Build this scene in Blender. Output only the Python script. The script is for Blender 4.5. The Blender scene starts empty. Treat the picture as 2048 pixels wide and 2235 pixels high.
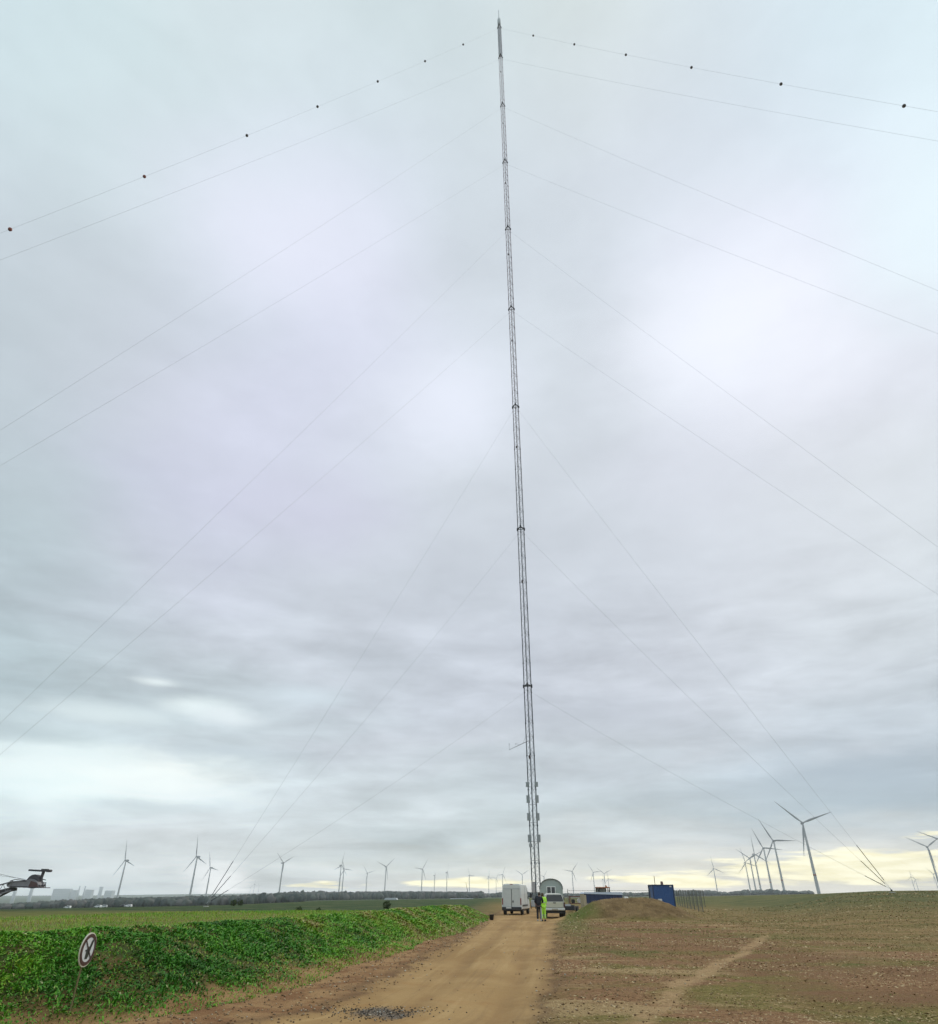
import bpy, math, random
import numpy as np
from mathutils import Vector, Matrix
random.seed(7); rng = np.random.default_rng(7)
rad = math.radians
scene = bpy.context.scene
COL = scene.collection

# ------------------------------------------------------------------ camera
CAM = np.array([0., 0., 1.65]); TILT = rad(30.64); ROLL = .0042; FPX = 1402.5; CX, CY = 1024., 1117.5
Fv = np.array([0, math.cos(TILT), math.sin(TILT)])
U0 = np.array([0, -math.sin(TILT), math.cos(TILT)]); R0 = np.array([1., 0, 0])
Rv = R0 + ROLL * U0; Uv = U0 - ROLL * R0
Rv /= np.linalg.norm(Rv); Uv /= np.linalg.norm(Uv)
cam = bpy.data.cameras.new('camera'); cam_o = bpy.data.objects.new('camera', cam); COL.objects.link(cam_o)
cam.sensor_fit = 'HORIZONTAL'; cam.sensor_width = 36; cam.lens = 36 * FPX / 2048
cam.clip_start = .1; cam.clip_end = 60000
m = Matrix.Identity(4)
for i in range(3):
    m[i][0] = Rv[i]; m[i][1] = Uv[i]; m[i][2] = -Fv[i]; m[i][3] = CAM[i]
cam_o.matrix_world = m
scene.camera = cam_o

def P(x, y, Y):
    """world point on the plane at forward distance Y seen at photo pixel x, y (used to survey the place)"""
    d = Fv * FPX + Rv * (x - CX) + Uv * (CY - y)
    return CAM + d * (Y / d[1])
def proj(p):
    d = np.asarray(p) - CAM
    return CX + FPX * (d @ Rv) / (d @ Fv), CY - FPX * (d @ Uv) / (d @ Fv)

# ------------------------------------------------------------------ world
SUN_EL, SUN_AZ = rad(38), rad(38)          # behind thin cloud, ahead to the right
world = bpy.data.worlds.new('World'); scene.world = world; world.use_nodes = True
nt = world.node_tree; nt.nodes.clear()

class G:
    """tiny node-graph helper"""
    def __init__(s, nt): s.nt = nt
    def new(s, t, **kw):
        n = s.nt.nodes.new(t)
        for k, v in kw.items(): setattr(n, k, v)
        return n
    def put(s, sock, v):
        if isinstance(v, bpy.types.NodeSocket): s.nt.links.new(v, sock)
        elif v is not None: sock.default_value = v
    def math(s, op, a, b=None, c=None, clamp=False):
        n = s.new('ShaderNodeMath', operation=op, use_clamp=clamp)
        for i, v in enumerate((a, b, c)):
            if v is not None: s.put(n.inputs[i], v)
        return n.outputs[0]
    def vmath(s, op, a, b=None):
        n = s.new('ShaderNodeVectorMath', operation=op)
        s.put(n.inputs[0], a)
        if b is not None: s.put(n.inputs[3 if op == 'SCALE' else 1], b)
        return n.outputs[1] if op in ('LENGTH', 'DOT_PRODUCT') else n.outputs[0]
    def noise(s, vec, scale, detail=4, rough=.5, dist=0., out=0):
        n = s.new('ShaderNodeTexNoise'); s.put(n.inputs['Vector'], vec)
        n.inputs['Scale'].default_value = scale; n.inputs['Detail'].default_value = detail
        n.inputs['Roughness'].default_value = rough; n.inputs['Distortion'].default_value = dist
        return n.outputs[out]
    def maprange(s, v, a, b, c=0., d=1., smooth=True):
        n = s.new('ShaderNodeMapRange', interpolation_type='SMOOTHSTEP' if smooth else 'LINEAR')
        for i, x in enumerate((v, a, b, c, d)): s.put(n.inputs[i], x)
        return n.outputs[0]
    def mix(s, f, a, b, blend='MIX'):
        n = s.new('ShaderNodeMix', data_type='RGBA', blend_type=blend)
        s.put(n.inputs[0], f); s.put(n.inputs[6], a); s.put(n.inputs[7], b)
        return n.outputs[2]
    def ramp(s, f, stops, interp='LINEAR'):
        n = s.new('ShaderNodeValToRGB'); cr = n.color_ramp; cr.interpolation = interp
        while len(cr.elements) < len(stops): cr.elements.new(.5)
        for e, (p, c) in zip(cr.elements, stops): e.position = p; e.color = tuple(c[:3]) + (1,)
        s.put(n.inputs[0], f); return n.outputs[0]
    def sep(s, v):
        n = s.new('ShaderNodeSeparateXYZ'); s.put(n.inputs[0], v); return n.outputs
    def comb(s, x, y, z):
        n = s.new('ShaderNodeCombineXYZ')
        for i, v in enumerate((x, y, z)): s.put(n.inputs[i], v)
        return n.outputs[0]

def lin(c):
    return tuple(((v / 255) / 12.92 if v <= 10.31 else (((v / 255) + .055) / 1.055) ** 2.4) for v in c)

# cloud-deck colour survey: rows of the photograph's sky (8 bit), turned into azimuth / elevation bands
SKY_X = [0, 256, 512, 768, 1024, 1280, 1536, 1792, 2048]
SKY = [
 (0,    [(205,224,230),(208,226,230),(214,226,230),(208,222,226),(206,219,222),(212,222,222),(215,228,235),(215,232,240),(218,236,242)]),
 (250,  [(205,222,227),(212,228,232),(214,228,234),(214,226,234),(206,217,223),(214,222,230),(216,226,235),(216,230,240),(220,236,244)]),
 (500,  [(196,207,215),(208,218,225),(222,229,242),(222,226,243),(205,214,222),(209,218,226),(220,226,240),(226,231,246),(222,236,246)]),
 (720,  [(188,200,207),(200,209,217),(204,211,224),(216,220,236),(208,216,224),(206,214,222),(230,235,247),(223,227,241),(214,221,231)]),
 (870,  [(191,203,210),(201,208,217),(211,215,232),(219,223,240),(217,225,235),(208,216,223),(216,221,234),(219,224,238),(211,218,227)]),
 (1050, [(188,201,208),(200,205,221),(206,209,228),(207,213,225),(204,211,219),(201,208,216),(205,212,221),(209,216,223),(208,216,222)]),
 (1250, [(180,195,201),(195,202,212),(203,208,222),(199,206,215),(197,204,213),(200,207,216),(205,211,220),(205,212,219),(203,211,217)]),
 (1450, [(176,193,199),(185,198,205),(198,207,214),(198,204,214),(196,203,213),(196,202,212),(199,205,214),(198,205,213),(194,204,212)]),
 (1560, [(186,200,205),(193,207,212),(193,207,212),(196,205,213),(194,201,211),(193,199,209),(194,201,210),(193,201,210),(187,198,207)]),
 (1640, [(200,215,219),(209,224,228),(199,211,217),(193,199,208),(192,199,207),(190,198,205),(190,198,206),(184,194,204),(177,190,200)]),
 (1700, [(211,228,232),(218,232,234),(205,217,222),(195,203,210),(190,200,206),(186,196,204),(184,194,202),(174,188,198),(168,183,193)]),
 (1760, [(204,220,226),(210,223,229),(204,215,220),(198,206,212),(190,202,206),(186,198,204),(183,195,202),(172,187,196),(168,184,193)]),
 (1810, [(202,214,218),(207,214,220),(205,212,216),(194,204,209),(188,200,205),(187,196,202),(188,196,202),(184,193,199),(184,192,197)]),
 (1870, [(200,209,213),(203,209,213),(202,209,212),(188,198,204),(185,197,202),(196,202,202),(202,204,202),(204,206,204),(196,200,198)]),
 (1920, [(202,212,215),(203,211,214),(198,205,209),(200,206,204),(204,204,196),(206,208,200),(214,212,200),(214,211,198),(206,205,196)]),
 (1950, [(200,211,216),(200,210,215),(198,206,210),(196,202,206),(200,202,202),(206,207,204),(209,208,203),(211,211,204),(210,211,205)])]
def sky_at(x, y):
    x = min(max(x, 0), 2048); y = min(max(y, 0), 1950)
    ys = [r[0] for r in SKY]
    j = max(0, min(len(ys) - 2, sum(1 for v in ys if v <= y) - 1)); i = min(7, int(x // 256))
    ty = (y - ys[j]) / (ys[j + 1] - ys[j]); tx = x / 256 - i
    c = [np.array(SKY[j + a][1][i + b], float) for a in (0, 1) for b in (0, 1)]
    return (c[0] * (1 - tx) + c[1] * tx) * (1 - ty) + (c[2] * (1 - tx) + c[3] * tx) * ty
AZS = [-64 + 8 * k for k in range(17)]; ELS = [0, 1.6, 3.4, 5.6, 8, 10.5, 13.5, 18, 23, 29, 35, 42, 50, 58, 68]

g = G(nt)
tc = g.new('ShaderNodeTexCoord').outputs['Generated']
dx, dy, dz = g.sep(g.vmath('NORMALIZE', tc))
el = g.math('MULTIPLY', g.math('ARCSINE', dz), 180 / math.pi)
az = g.math('MULTIPLY', g.math('ARCTAN2', dx, dy), 180 / math.pi)
zc = g.math('ADD', g.math('MAXIMUM', dz, 0.), .10)
plane = g.comb(g.math('DIVIDE', dx, zc), g.math('DIVIDE', dy, zc), 0.)     # flat cloud deck seen in perspective
n1 = g.noise(plane, 1.1, 6, .55, .3, out=1); n2 = g.noise(plane, 3.2, 5, .55, .2)
ns = g.sep(n1)
# wander the cloud bands so that no band edge shows
wob = g.maprange(el, 0., 25., .12, 1., False)
azw = g.math('ADD', az, g.math('MULTIPLY', g.math('SUBTRACT', ns[0], .5), 22.))
elw = g.math('ADD', el, g.math('MULTIPLY', g.math('MULTIPLY', g.math('SUBTRACT', ns[1], .5), 16.), wob))
fa = g.maprange(azw, AZS[0], AZS[-1], 0., 1., False)
col = None
for j, e in enumerate(ELS):
    stops = []
    for k, a in enumerate(AZS):
        d = np.array([math.sin(rad(a)) * math.cos(rad(e)), math.cos(rad(a)) * math.cos(rad(e)), math.sin(rad(e))])
        px, py = proj(CAM + d * 1000)
        stops.append((k / (len(AZS) - 1), lin(sky_at(px, py))))
    row = g.ramp(fa, stops, 'B_SPLINE')
    col = row if col is None else g.mix(g.maprange(elw, ELS[j - 1], e, 0., 1., False), col, row)
# mottling of the deck, stronger towards the horizon where the clouds are lower and streaky
streak = g.noise(g.comb(g.math('MULTIPLY', az, .055), g.math('MULTIPLY', g.math('POWER', g.math('MAXIMUM', el, 0.), .72), .75), 3.), 1.6, 6, .56, .4)
puffs = g.noise(g.comb(g.math('MULTIPLY', az, .09), g.math('MULTIPLY', el, .25), 7.), 1.8, 5, .55, .5)
lowk = g.maprange(el, 12., 28., .66, .10)
amt = g.math('ADD', g.math('MULTIPLY', g.math('SUBTRACT', streak, .5), lowk),
             g.math('MULTIPLY', g.math('SUBTRACT', n2, .5), g.maprange(el, 6., 16., .04, .26)))
amt = g.math('ADD', amt, g.math('MULTIPLY', g.math('SUBTRACT', puffs, .5), g.maprange(el, 16., 28., .34, .0)))
n3 = g.noise(plane, 8.5, 4, .55, .3)
amt = g.math('ADD', amt, g.math('MULTIPLY', g.math('SUBTRACT', n3, .5), .07))
col = g.vmath('SCALE', col, g.math('ADD', amt, 1.))
# brighter openings in the deck: azimuth, elevation, half widths, colour, weight, streakiness
def azel(x, y):
    d = P(x, y, 1) - CAM
    return math.degrees(math.atan2(d[0], d[1])), math.degrees(math.atan2(d[2], math.hypot(d[0], d[1])))
BLOBS = [  # photo x, y, half width, half height (deg), colour, weight
 (1580, 715, 11, 8, (238,243,253), .8), (985, 870, 8, 6, (234,239,252), .75), (2048, 480, 8, 6, (228,244,250), .6),
 (620, 480, 13, 6, (232,235,250), .65), (240, 1690, 9, 1.8, (246,253,250), .95), (90, 1705, 7, 2.2, (228,244,246), .7),
 (400, 1730, 6, 1.2, (230,240,242), .5), (440, 1545, 3.2, .8, (230,242,244), .9), (338, 1488, 1.6, .35, (228,238,240), .85), (500, 1565, 2.5, .7, (228,238,242), .8), (215, 1555, 4, .7, (222,234,236), .8), (120, 1640, 5, 1.2, (226,240,242), .8), (330, 1760, 5, .5, (190,204,210), .6), (60, 1600, 6, .6, (176,192,198), .6), (520, 1640, 6, .6, (184,196,204), .5),
 (660, 1520, 4, 1.0, (208,222,230), .6), (200, 1550, 5, .8, (208,222,226), .6), (485, 1930, 2.0, 1.2, (236,239,241), .95), (455, 1905, 2.2, .9, (226,230,233), .8),
 (1900, 1700, 9, 2.6, (158,174,188), .65), (1650, 1730, 9, .9, (172,186,196), .5), (720, 1120, 9, 4, (208,208,228), .4), (1340, 1560, 9, 2.0, (186,193,203), .5), (1500, 1030, 10, 5, (214,218,230), .4)]
warp = g.comb(g.math('MULTIPLY', g.math('SUBTRACT', g.noise(plane, 2.6, 5, .6, .2), .5), 1.3),
              g.math('MULTIPLY', g.math('SUBTRACT', g.noise(g.vmath('ADD', plane, (9., 4., 0.)), 2.6, 5, .6, .2), .5), 1.3), 0.)
azel_v = g.comb(az, el, 0.)
for (x, y, sa, se, c, wgt) in BLOBS:
    a0, e0 = azel(x, y)
    if e0 > 30: sa = sa / math.cos(rad(e0)) * .8
    v = g.new('ShaderNodeVectorMath', operation='MULTIPLY_ADD'); g.put(v.inputs[0], azel_v)
    v.inputs[1].default_value = (1 / sa, 1 / se, 0); v.inputs[2].default_value = (-a0 / sa, -e0 / se, 0)
    d = g.vmath('LENGTH', g.vmath('ADD', v.outputs[0], warp))
    col = g.mix(g.math('MULTIPLY', g.maprange(d, 1.5, .0), wgt), col, lin(c) + (1,))
# sulphur-yellow breaks along the horizon below the deck's edge
br = g.noise(g.comb(g.math('MULTIPLY', az, .075), g.math('MULTIPLY', el, .95), 1.3), 1.5, 6, .55, .55)
fine = g.noise(g.comb(g.math('MULTIPLY', az, .25), g.math('MULTIPLY', el, 2.6), 4.3), 1.2, 4, .55, .3)
br = g.math('ADD', g.math('MULTIPLY', br, .6), g.math('MULTIPLY', fine, .4))
def gauss(a0, sa, e0, se, w):
    v = g.new('ShaderNodeVectorMath', operation='MULTIPLY_ADD'); g.put(v.inputs[0], azel_v)
    v.inputs[1].default_value = (1 / sa, 1 / se, 0); v.inputs[2].default_value = (-a0 / sa, -e0 / se, 0)
    return g.maprange(g.vmath('LENGTH', v.outputs[0]), 1.4, .0, 0., w)
bias = None
for (x, y, sa, se, w) in [(1900, 1893, 14, 1.5, .52), (1480, 1920, 9, 1.0, .46), (1035, 1928, 7, .6, .50), (1700, 1912, 9, .9, .42), (700, 1931, 5, .4, .38), (1330, 1900, 7, 1.0, .14), (1650, 1885, 2.5, .5, .3), (1950, 1880, 6, .35, .5), (2040, 1820, 5, .4, .36)]:
    a0, e0 = azel(x, y); q = gauss(a0, sa, e0, se, w)
    q = g.math('MULTIPLY', q, .88)
    bias = q if bias is None else g.math('MAXIMUM', bias, q)
gap = g.math('MULTIPLY', g.maprange(g.math('ADD', br, bias), .70, .83), g.maprange(el, 9., 7.))
ycol = g.mix(g.maprange(fine, .35, .65), lin((238, 232, 196)) + (1,), lin((254, 250, 220)) + (1,))
col = g.mix(g.math('MULTIPLY', gap, .95), col, ycol)
WORLD_GAIN = 1.06
HAZE = .00013
# the deck is bright above the haze: lift it by what the low air takes away along each line of sight
path_ = g.math('MINIMUM', g.math('DIVIDE', 325., g.math('MAXIMUM', dz, .0005)), 7700.)
Tt = g.math('EXPONENT', g.math('MULTIPLY', path_, -HAZE))
J_ = lin((150, 160, 166))
col = g.vmath('DIVIDE', g.vmath('SUBTRACT', col, g.vmath('SCALE', J_, g.math('SUBTRACT', 1., Tt))), g.comb(Tt, Tt, Tt))
col = g.vmath('MAXIMUM', col, (.02, .02, .02))
behind = g.maprange(dy, .1, -.6, 1., 1.25)          # unseen sky behind the viewer, brightened to lift the ground
deck = g.new('ShaderNodeBackground'); g.put(deck.inputs[0], g.vmath('SCALE', col, behind)); deck.inputs[1].default_value = WORLD_GAIN
sky = g.new('ShaderNodeTexSky', sky_type='NISHITA', sun_disc=False, sun_elevation=SUN_EL, sun_rotation=SUN_AZ)
clear = g.new('ShaderNodeBackground'); g.put(clear.inputs[0], sky.outputs[0]); clear.inputs[1].default_value = .08
mx = g.new('ShaderNodeMixShader'); mx.inputs[0].default_value = .94
nt.links.new(clear.outputs[0], mx.inputs[1]); nt.links.new(deck.outputs[0], mx.inputs[2])
out = g.new('ShaderNodeOutputWorld'); nt.links.new(mx.outputs[0], out.inputs[0])
world.cycles.sampling_method = 'MANUAL'; world.cycles.sample_map_resolution = 512

sun = bpy.data.lights.new('sun', 'SUN'); sun.energy = 1.3; sun.angle = rad(40); sun.color = (1, .88, .68)
sun_o = bpy.data.objects.new('sun', sun); COL.objects.link(sun_o)
sd = Vector((math.sin(SUN_AZ) * math.cos(rad(35)), math.cos(SUN_AZ) * math.cos(rad(35)), math.sin(rad(35))))
sd = Vector((math.sin(SUN_AZ) * math.cos(SUN_EL), math.cos(SUN_AZ) * math.cos(SUN_EL), math.sin(SUN_EL)))
sun_o.rotation_euler = sd.to_track_quat('Z', 'Y').to_euler()
scene.view_settings.view_transform = 'Standard'; scene.view_settings.look = 'None'
scene.view_settings.exposure = 0; scene.view_settings.gamma = 1
scene.cycles.use_denoising = True
scene.cycles.max_bounces = 6; scene.cycles.volume_bounces = 1; scene.cycles.transparent_max_bounces = 12

# ------------------------------------------------------------------ materials
MATS = {}
def mat(name, color, rough=.7, metal=0., var=.12, scale=6., bump=0., bscale=30., spec=.5):
    if name in MATS: return MATS[name]
    mt = bpy.data.materials.new(name); mt.use_nodes = True; t = mt.node_tree; q = G(t)
    b = t.nodes['Principled BSDF']
    tcn = q.new('ShaderNodeTexCoord').outputs['Object']
    n = q.noise(tcn, scale, 5, .6)
    c = q.mix(n, tuple(v * (1 - var) for v in color) + (1,), tuple(min(1, v * (1 + var)) for v in color) + (1,))
    q.put(b.inputs['Base Color'], c); b.inputs['Roughness'].default_value = rough; b.inputs['Metallic'].default_value = metal
    b.inputs['Specular IOR Level'].default_value = spec
    if bump:
        bn = q.new('ShaderNodeBump'); bn.inputs['Strength'].default_value = bump; bn.inputs['Distance'].default_value = .02
        q.put(bn.inputs['Height'], q.noise(tcn, bscale, 4, .6)); q.put(b.inputs['Normal'], bn.outputs[0])
    MATS[name] = mt; return mt

# ------------------------------------------------------------------ mesh helpers
class MB:
    def __init__(s): s.v = []; s.f = []
    def add(s, vs, fs):
        n = len(s.v); s.v += [tuple(map(float, v)) for v in vs]; s.f += [tuple(i + n for i in f) for f in fs]; return s
    def box(s, c, size, rz=0., taper=1.):
        cx, cy, cz = c; hx, hy, hz = (v / 2 for v in size); vs = []
        for z, k in ((-hz, 1.), (hz, taper)):
            for x, y in ((-hx, -hy), (hx, -hy), (hx, hy), (-hx, hy)):
                x2, y2 = x * k, y * k
                vs.append((cx + x2 * math.cos(rz) - y2 * math.sin(rz), cy + x2 * math.sin(rz) + y2 * math.cos(rz), cz + z))
        return s.add(vs, [(3, 2, 1, 0), (4, 5, 6, 7), (0, 1, 5, 4), (1, 2, 6, 5), (2, 3, 7, 6), (3, 0, 4, 7)])
    def rbox(s, c, size, b=.03, rz=0.):
        """box with chamfered vertical and horizontal edges"""
        cx, cy, cz = c; hx, hy, hz = (v / 2 for v in size); b = min(b, hx * .9, hy * .9, hz * .9)
        def ring(z, k):
            x, y = hx - k, hy - k
            o = [(-x + b, -y), (x - b, -y), (x, -y + b), (x, y - b), (x - b, y), (-x + b, y), (-x, y - b), (-x, -y + b)]
            return [(cx + p * math.cos(rz) - q * math.sin(rz), cy + p * math.sin(rz) + q * math.cos(rz), cz + z) for p, q in o]
        R = [ring(-hz, b * .9), ring(-hz + b, 0), ring(hz - b, 0), ring(hz, b * .9)]
        return s.rings(R)
    def rings(s, R, cap=True):
        n = len(R[0]); vs = [p for r in R for p in r]; fs = []
        for i in range(len(R) - 1):
            for k in range(n):
                a = i * n + k; b = i * n + (k + 1) % n; fs.append((a, b, b + n, a + n))
        if cap: fs.append(tuple(reversed(range(n)))); fs.append(tuple(range((len(R) - 1) * n, len(R) * n)))
        return s.add(vs, fs)
    def tube(s, p0, p1, r0, r1=None, n=6):
        r1 = r0 if r1 is None else r1
        return s.path([p0, p1], [r0, r1], n)
    def path(s, pts, rs, n=6, cap=True):
        pts = [Vector(p) for p in pts]; R = []
        if not isinstance(rs, (list, tuple)): rs = [rs] * len(pts)
        ref = None
        for i, p in enumerate(pts):
            d = (pts[min(i + 1, len(pts) - 1)] - pts[max(i - 1, 0)]).normalized()
            if ref is None: ref = Vector((0, 0, 1)) if abs(d.z) < .9 else Vector((1, 0, 0))
            a = d.cross(ref).normalized(); b = a.cross(d).normalized(); ref = b
            R.append([p + (a * math.cos(2 * math.pi * k / n) + b * math.sin(2 * math.pi * k / n)) * rs[i] for k in range(n)])
        R = [list(reversed(r)) for r in R]
        return s.rings(R, cap)
    def lathe(s, prof, c=(0, 0, 0), axis='z', n=24):
        R = []
        for r, h in prof:
            r = max(r, 1e-4); o = []
            for k in range(n):
                a = 2 * math.pi * k / n; x, y = r * math.cos(a), r * math.sin(a)
                p = (x, y, h) if axis == 'z' else ((h, x, y) if axis == 'x' else (y, h, x))
                o.append((c[0] + p[0], c[1] + p[1], c[2] + p[2]))
            R.append(o)
        return s.rings(R)
    def prism(s, poly, y0, y1):
        n = len(poly); vs = [(x, y0, z) for x, z in poly] + [(x, y1, z) for x, z in poly]
        fs = [tuple(range(n)), tuple(reversed(range(n, 2 * n)))] + [(k, k + n, (k + 1) % n + n, (k + 1) % n) for k in range(n)]
        return s.add(vs, fs)
    def build(s, name, material, parent=None, smooth=False):
        me = bpy.data.meshes.new(name); me.from_pydata(s.v, [], s.f); me.validate(); me.update()
        me.materials.append(material)
        if smooth: me.polygons.foreach_set('use_smooth', [True] * len(me.polygons))
        o = bpy.data.objects.new(name, me); COL.objects.link(o)
        if parent: o.parent = parent
        return o
def tag(o, label=None, cat=None, group=None, kind=None):
    if label: o['label'] = label
    if cat: o['category'] = cat
    if group: o['group'] = group
    if kind: o['kind'] = kind
    return o
def empty(name, loc, label, cat, group=None, rz=0.):
    o = bpy.data.objects.new(name, None); COL.objects.link(o); o.location = loc; o.rotation_euler = (0, 0, rz)
    return tag(o, label, cat, group)
def np_mesh(name, V, Fq, material, attrs=None, smooth=False, kind=None, label=None, cat=None):
    """V (n,3) float, Fq (m,k) int with k = 3 or 4"""
    me = bpy.data.meshes.new(name); k = Fq.shape[1]
    me.vertices.add(len(V)); me.vertices.foreach_set('co', np.ascontiguousarray(V, dtype=np.float32).ravel())
    me.loops.add(Fq.size); me.loops.foreach_set('vertex_index', np.ascontiguousarray(Fq, dtype=np.int32).ravel())
    me.polygons.add(len(Fq)); me.polygons.foreach_set('loop_start', np.arange(0, Fq.size, k, dtype=np.int32))
    me.polygons.foreach_set('loop_total', np.full(len(Fq), k, dtype=np.int32))
    if smooth: me.polygons.foreach_set('use_smooth', np.ones(len(Fq), dtype=bool))
    me.update(calc_edges=True)
    for nme, arr in (attrs or {}).items():
        a = me.attributes.new(nme, 'FLOAT', 'POINT'); a.data.foreach_set('value', np.ascontiguousarray(arr, dtype=np.float32))
    me.materials.append(material)
    o = bpy.data.objects.new(name, me); COL.objects.link(o)
    return tag(o, label, cat, None, kind)

# ------------------------------------------------------------------ terrain
def ss(x, a, b):
    t = np.clip((x - a) / (b - a), 0, 1); return t * t * (3 - 2 * t)
def hash2(i, j, s):
    v = np.sin(i * 127.1 + j * 311.7 + s * 74.7) * 43758.5453; return v - np.floor(v)
def vnoise(x, y, s=0):
    xi, yi = np.floor(x), np.floor(y); fx, fy = x - xi, y - yi
    fx = fx * fx * (3 - 2 * fx); fy = fy * fy * (3 - 2 * fy)
    return (hash2(xi, yi, s) * (1 - fx) + hash2(xi + 1, yi, s) * fx) * (1 - fy) + (hash2(xi, yi + 1, s) * (1 - fx) + hash2(xi + 1, yi + 1, s) * fx) * fy
def fbm(x, y, s=0, o=4):
    r = 0; a = .5
    for k in range(o): r = r + a * (vnoise(x * 2 ** k, y * 2 ** k, s + k) - .5); a *= .5
    return r
TOP = np.array([(-50, -13.5, 1.2), (6, -10.5, 1.18), (9, -9.2, 1.08), (12.6, -7.9, 1.02), (15, -6.9, .98), (19, -6.2, .93), (26, -5.3, .86), (34, -4.0, .84), (41, -2.9, .83), (50, -1.7, .82), (58, -.6, .80), (63, -.2, .8), (70, 1., .5), (200, 15, .3)])
TOE = np.array([(-50, -9), (6, -6.6), (9, -6.0), (11, -5.7), (12.5, -4.7), (15, -3.75), (19, -3.1), (26, -2.2), (34, -.95), (45, .5), (56, 1.35), (63, 1.8), (70, 3.), (200, 17)])
SU = ([-3, -.8, -.63, -.5, -.32, -.2, 0, .15, .33, .42, .47, .55, .63, 3], [.021, .021, .019, .0175, .0152, .0105, .0075, .0058, .003, .001, -.0001, -.0033, -.004, -.004])
MND = (13.1, 60.5)
def H(X, Y, detail=True):
    X = np.asarray(X, float); Y = np.asarray(Y, float)
    d = np.hypot(X, Y); u = X / np.maximum(np.abs(Y), .3 * d + 1e-6); u = np.clip(u, -.85, .85)
    s = np.interp(u, *SU)
    DK = np.interp(u, [-.5, -.2], [4500, 1500]); de = d / (1 + (d / DK) ** 3) ** (1 / 3)
    zf = 1.65 - de * s
    w0 = np.interp(u, [-.4, .1, .2, .5], [32, 100, 100, 38]); w1 = np.interp(u, [-.4, .1, .2, .5], [150, 350, 350, 120])
    w = np.clip((d - w0) / (w1 - w0), 0, 1); w = w * w * (3 - 2 * w)
    near = -.18 * ss(Y, 46, 66)
    xt = np.interp(Y, TOP[:, 0], TOP[:, 1]); zt = np.interp(Y, TOP[:, 0], TOP[:, 2]); xe = np.interp(Y, TOE[:, 0], TOE[:, 1])
    wig = fbm(Y * .35, X * .2, 5) * .8
    tt = np.clip((xe + wig - X) / (xe - xt), 0, 3)
    bank = zt * (ss(tt, -.05, 1.1) * .35 + .65 * np.clip(tt, 0, 1) ** .9)
    fieldz = np.interp(Y, [0, 20, 60, 75], [.72, .6, .42, .0])
    back = ss(tt, 1.02, 1.9)
    bank = bank * (1 - back) + fieldz * back
    bank = bank * (1 - ss(Y, 61, 73))
    mx_ = (X - MND[0]) / 6.1; my_ = (Y - MND[1]) / 4.6
    r = np.sqrt(mx_ ** 2 + my_ ** 2 + 1e-9) + fbm(X * .5, Y * .5, 11) * .35
    mound = 1.46 * (1 - ss(r, .22, 1.10)) + .16 * fbm(X * 1.1, Y * 1.1, 17) * (1 - ss(r, .8, 1.1))
    z = near + bank + mound
    if detail:
        amp = np.clip(1 - d / 250, 0, 1)
        onroad = road_w(X, Y)
        z = z + amp * (fbm(X * .6, Y * .6, 21) * .10 * (1 - onroad) + fbm(X * 2.2, Y * 2.2, 31, 3) * .045 * (1 - .75 * onroad)) * np.clip(d / 8, 0, 1)
        z = z + amp * ss(tt, .1, .4) * (1 - back) * fbm(X * 1.3, Y * 1.3, 41) * .15
        ra_ = np.interp(Y, RL[:, 0], RL[:, 1]); rb_ = np.interp(Y, RR[:, 0], RR[:, 1]); rc = (X - ra_) / (rb_ - ra_)
        z = z - (.04 + .05 * rut_w(X, Y) - .03 * np.clip(1 - np.abs(rc - .5) * 4, 0, 1)) * onroad * amp + fbm(X * 6, Y * 6, 51, 2) * .022 * (1 - onroad) * amp * (d < 60)
    return z * (1 - w) + zf * w
RL = np.array([(-20, -4.5), (8, -4.2), (11.8, -3.3), (12.7, -2.5), (15.2, -2.1), (20.9, -1.45), (34, 0.), (50, 1.1), (60, 1.9), (80, 3.4), (112, 6.2), (130, 7.5)])
RR = np.array([(-20, .2), (11.9, 1.1), (15, 1.4), (19.7, 2.03), (30.8, 3.4), (45, 5.3), (59, 7.3), (66, 8.6), (80, 10.5), (112, 15), (130, 16)])
def road_w(X, Y):
    a = np.interp(Y, RL[:, 0], RL[:, 1]); b = np.interp(Y, RR[:, 0], RR[:, 1])
    n = fbm(X * .8, Y * .8, 61) * 1.1 + fbm(X * 3, Y * 3, 62) * .45; s = .42 + np.clip(Y, 0, 60) * .008
    return ss(X + n - a, -s, s) * ss(b - X + n, -s, s) * (1 - ss(Y, 118, 126)) * ss(Y, -30, -20)
def rut_w(X, Y):
    a = np.interp(Y, RL[:, 0], RL[:, 1]); b = np.interp(Y, RR[:, 0], RR[:, 1]); rc = (X - a) / (b - a) + fbm(Y * .12, X * 0, 63) * .12
    return np.maximum(np.exp(-((rc - .36) / .065) ** 2), np.exp(-((rc - .80) / .06) ** 2)) * np.clip(.75 + fbm(X * .5, Y * .5, 65) * 1.6, .2, 1)
TRK = np.array([(-5, -.5), (6, .6), (13.0, 3.0), (16.6, 4.5), (19.5, 6.0), (23.4, 8.0), (29, 10.8), (36, 14.), (44, 17.5)])
def track_w(X, Y):
    c = np.interp(Y, TRK[:, 0], TRK[:, 1]); dx_ = np.gradient(TRK[:, 1]) if False else .5
    dd = np.abs(X - c + fbm(X * .7, Y * .7, 71) * .5) / .85
    return (1 - ss(dd, .12, .42)) * ss(Y, 6, 12) * (1 - ss(Y, 30, 40))

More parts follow.
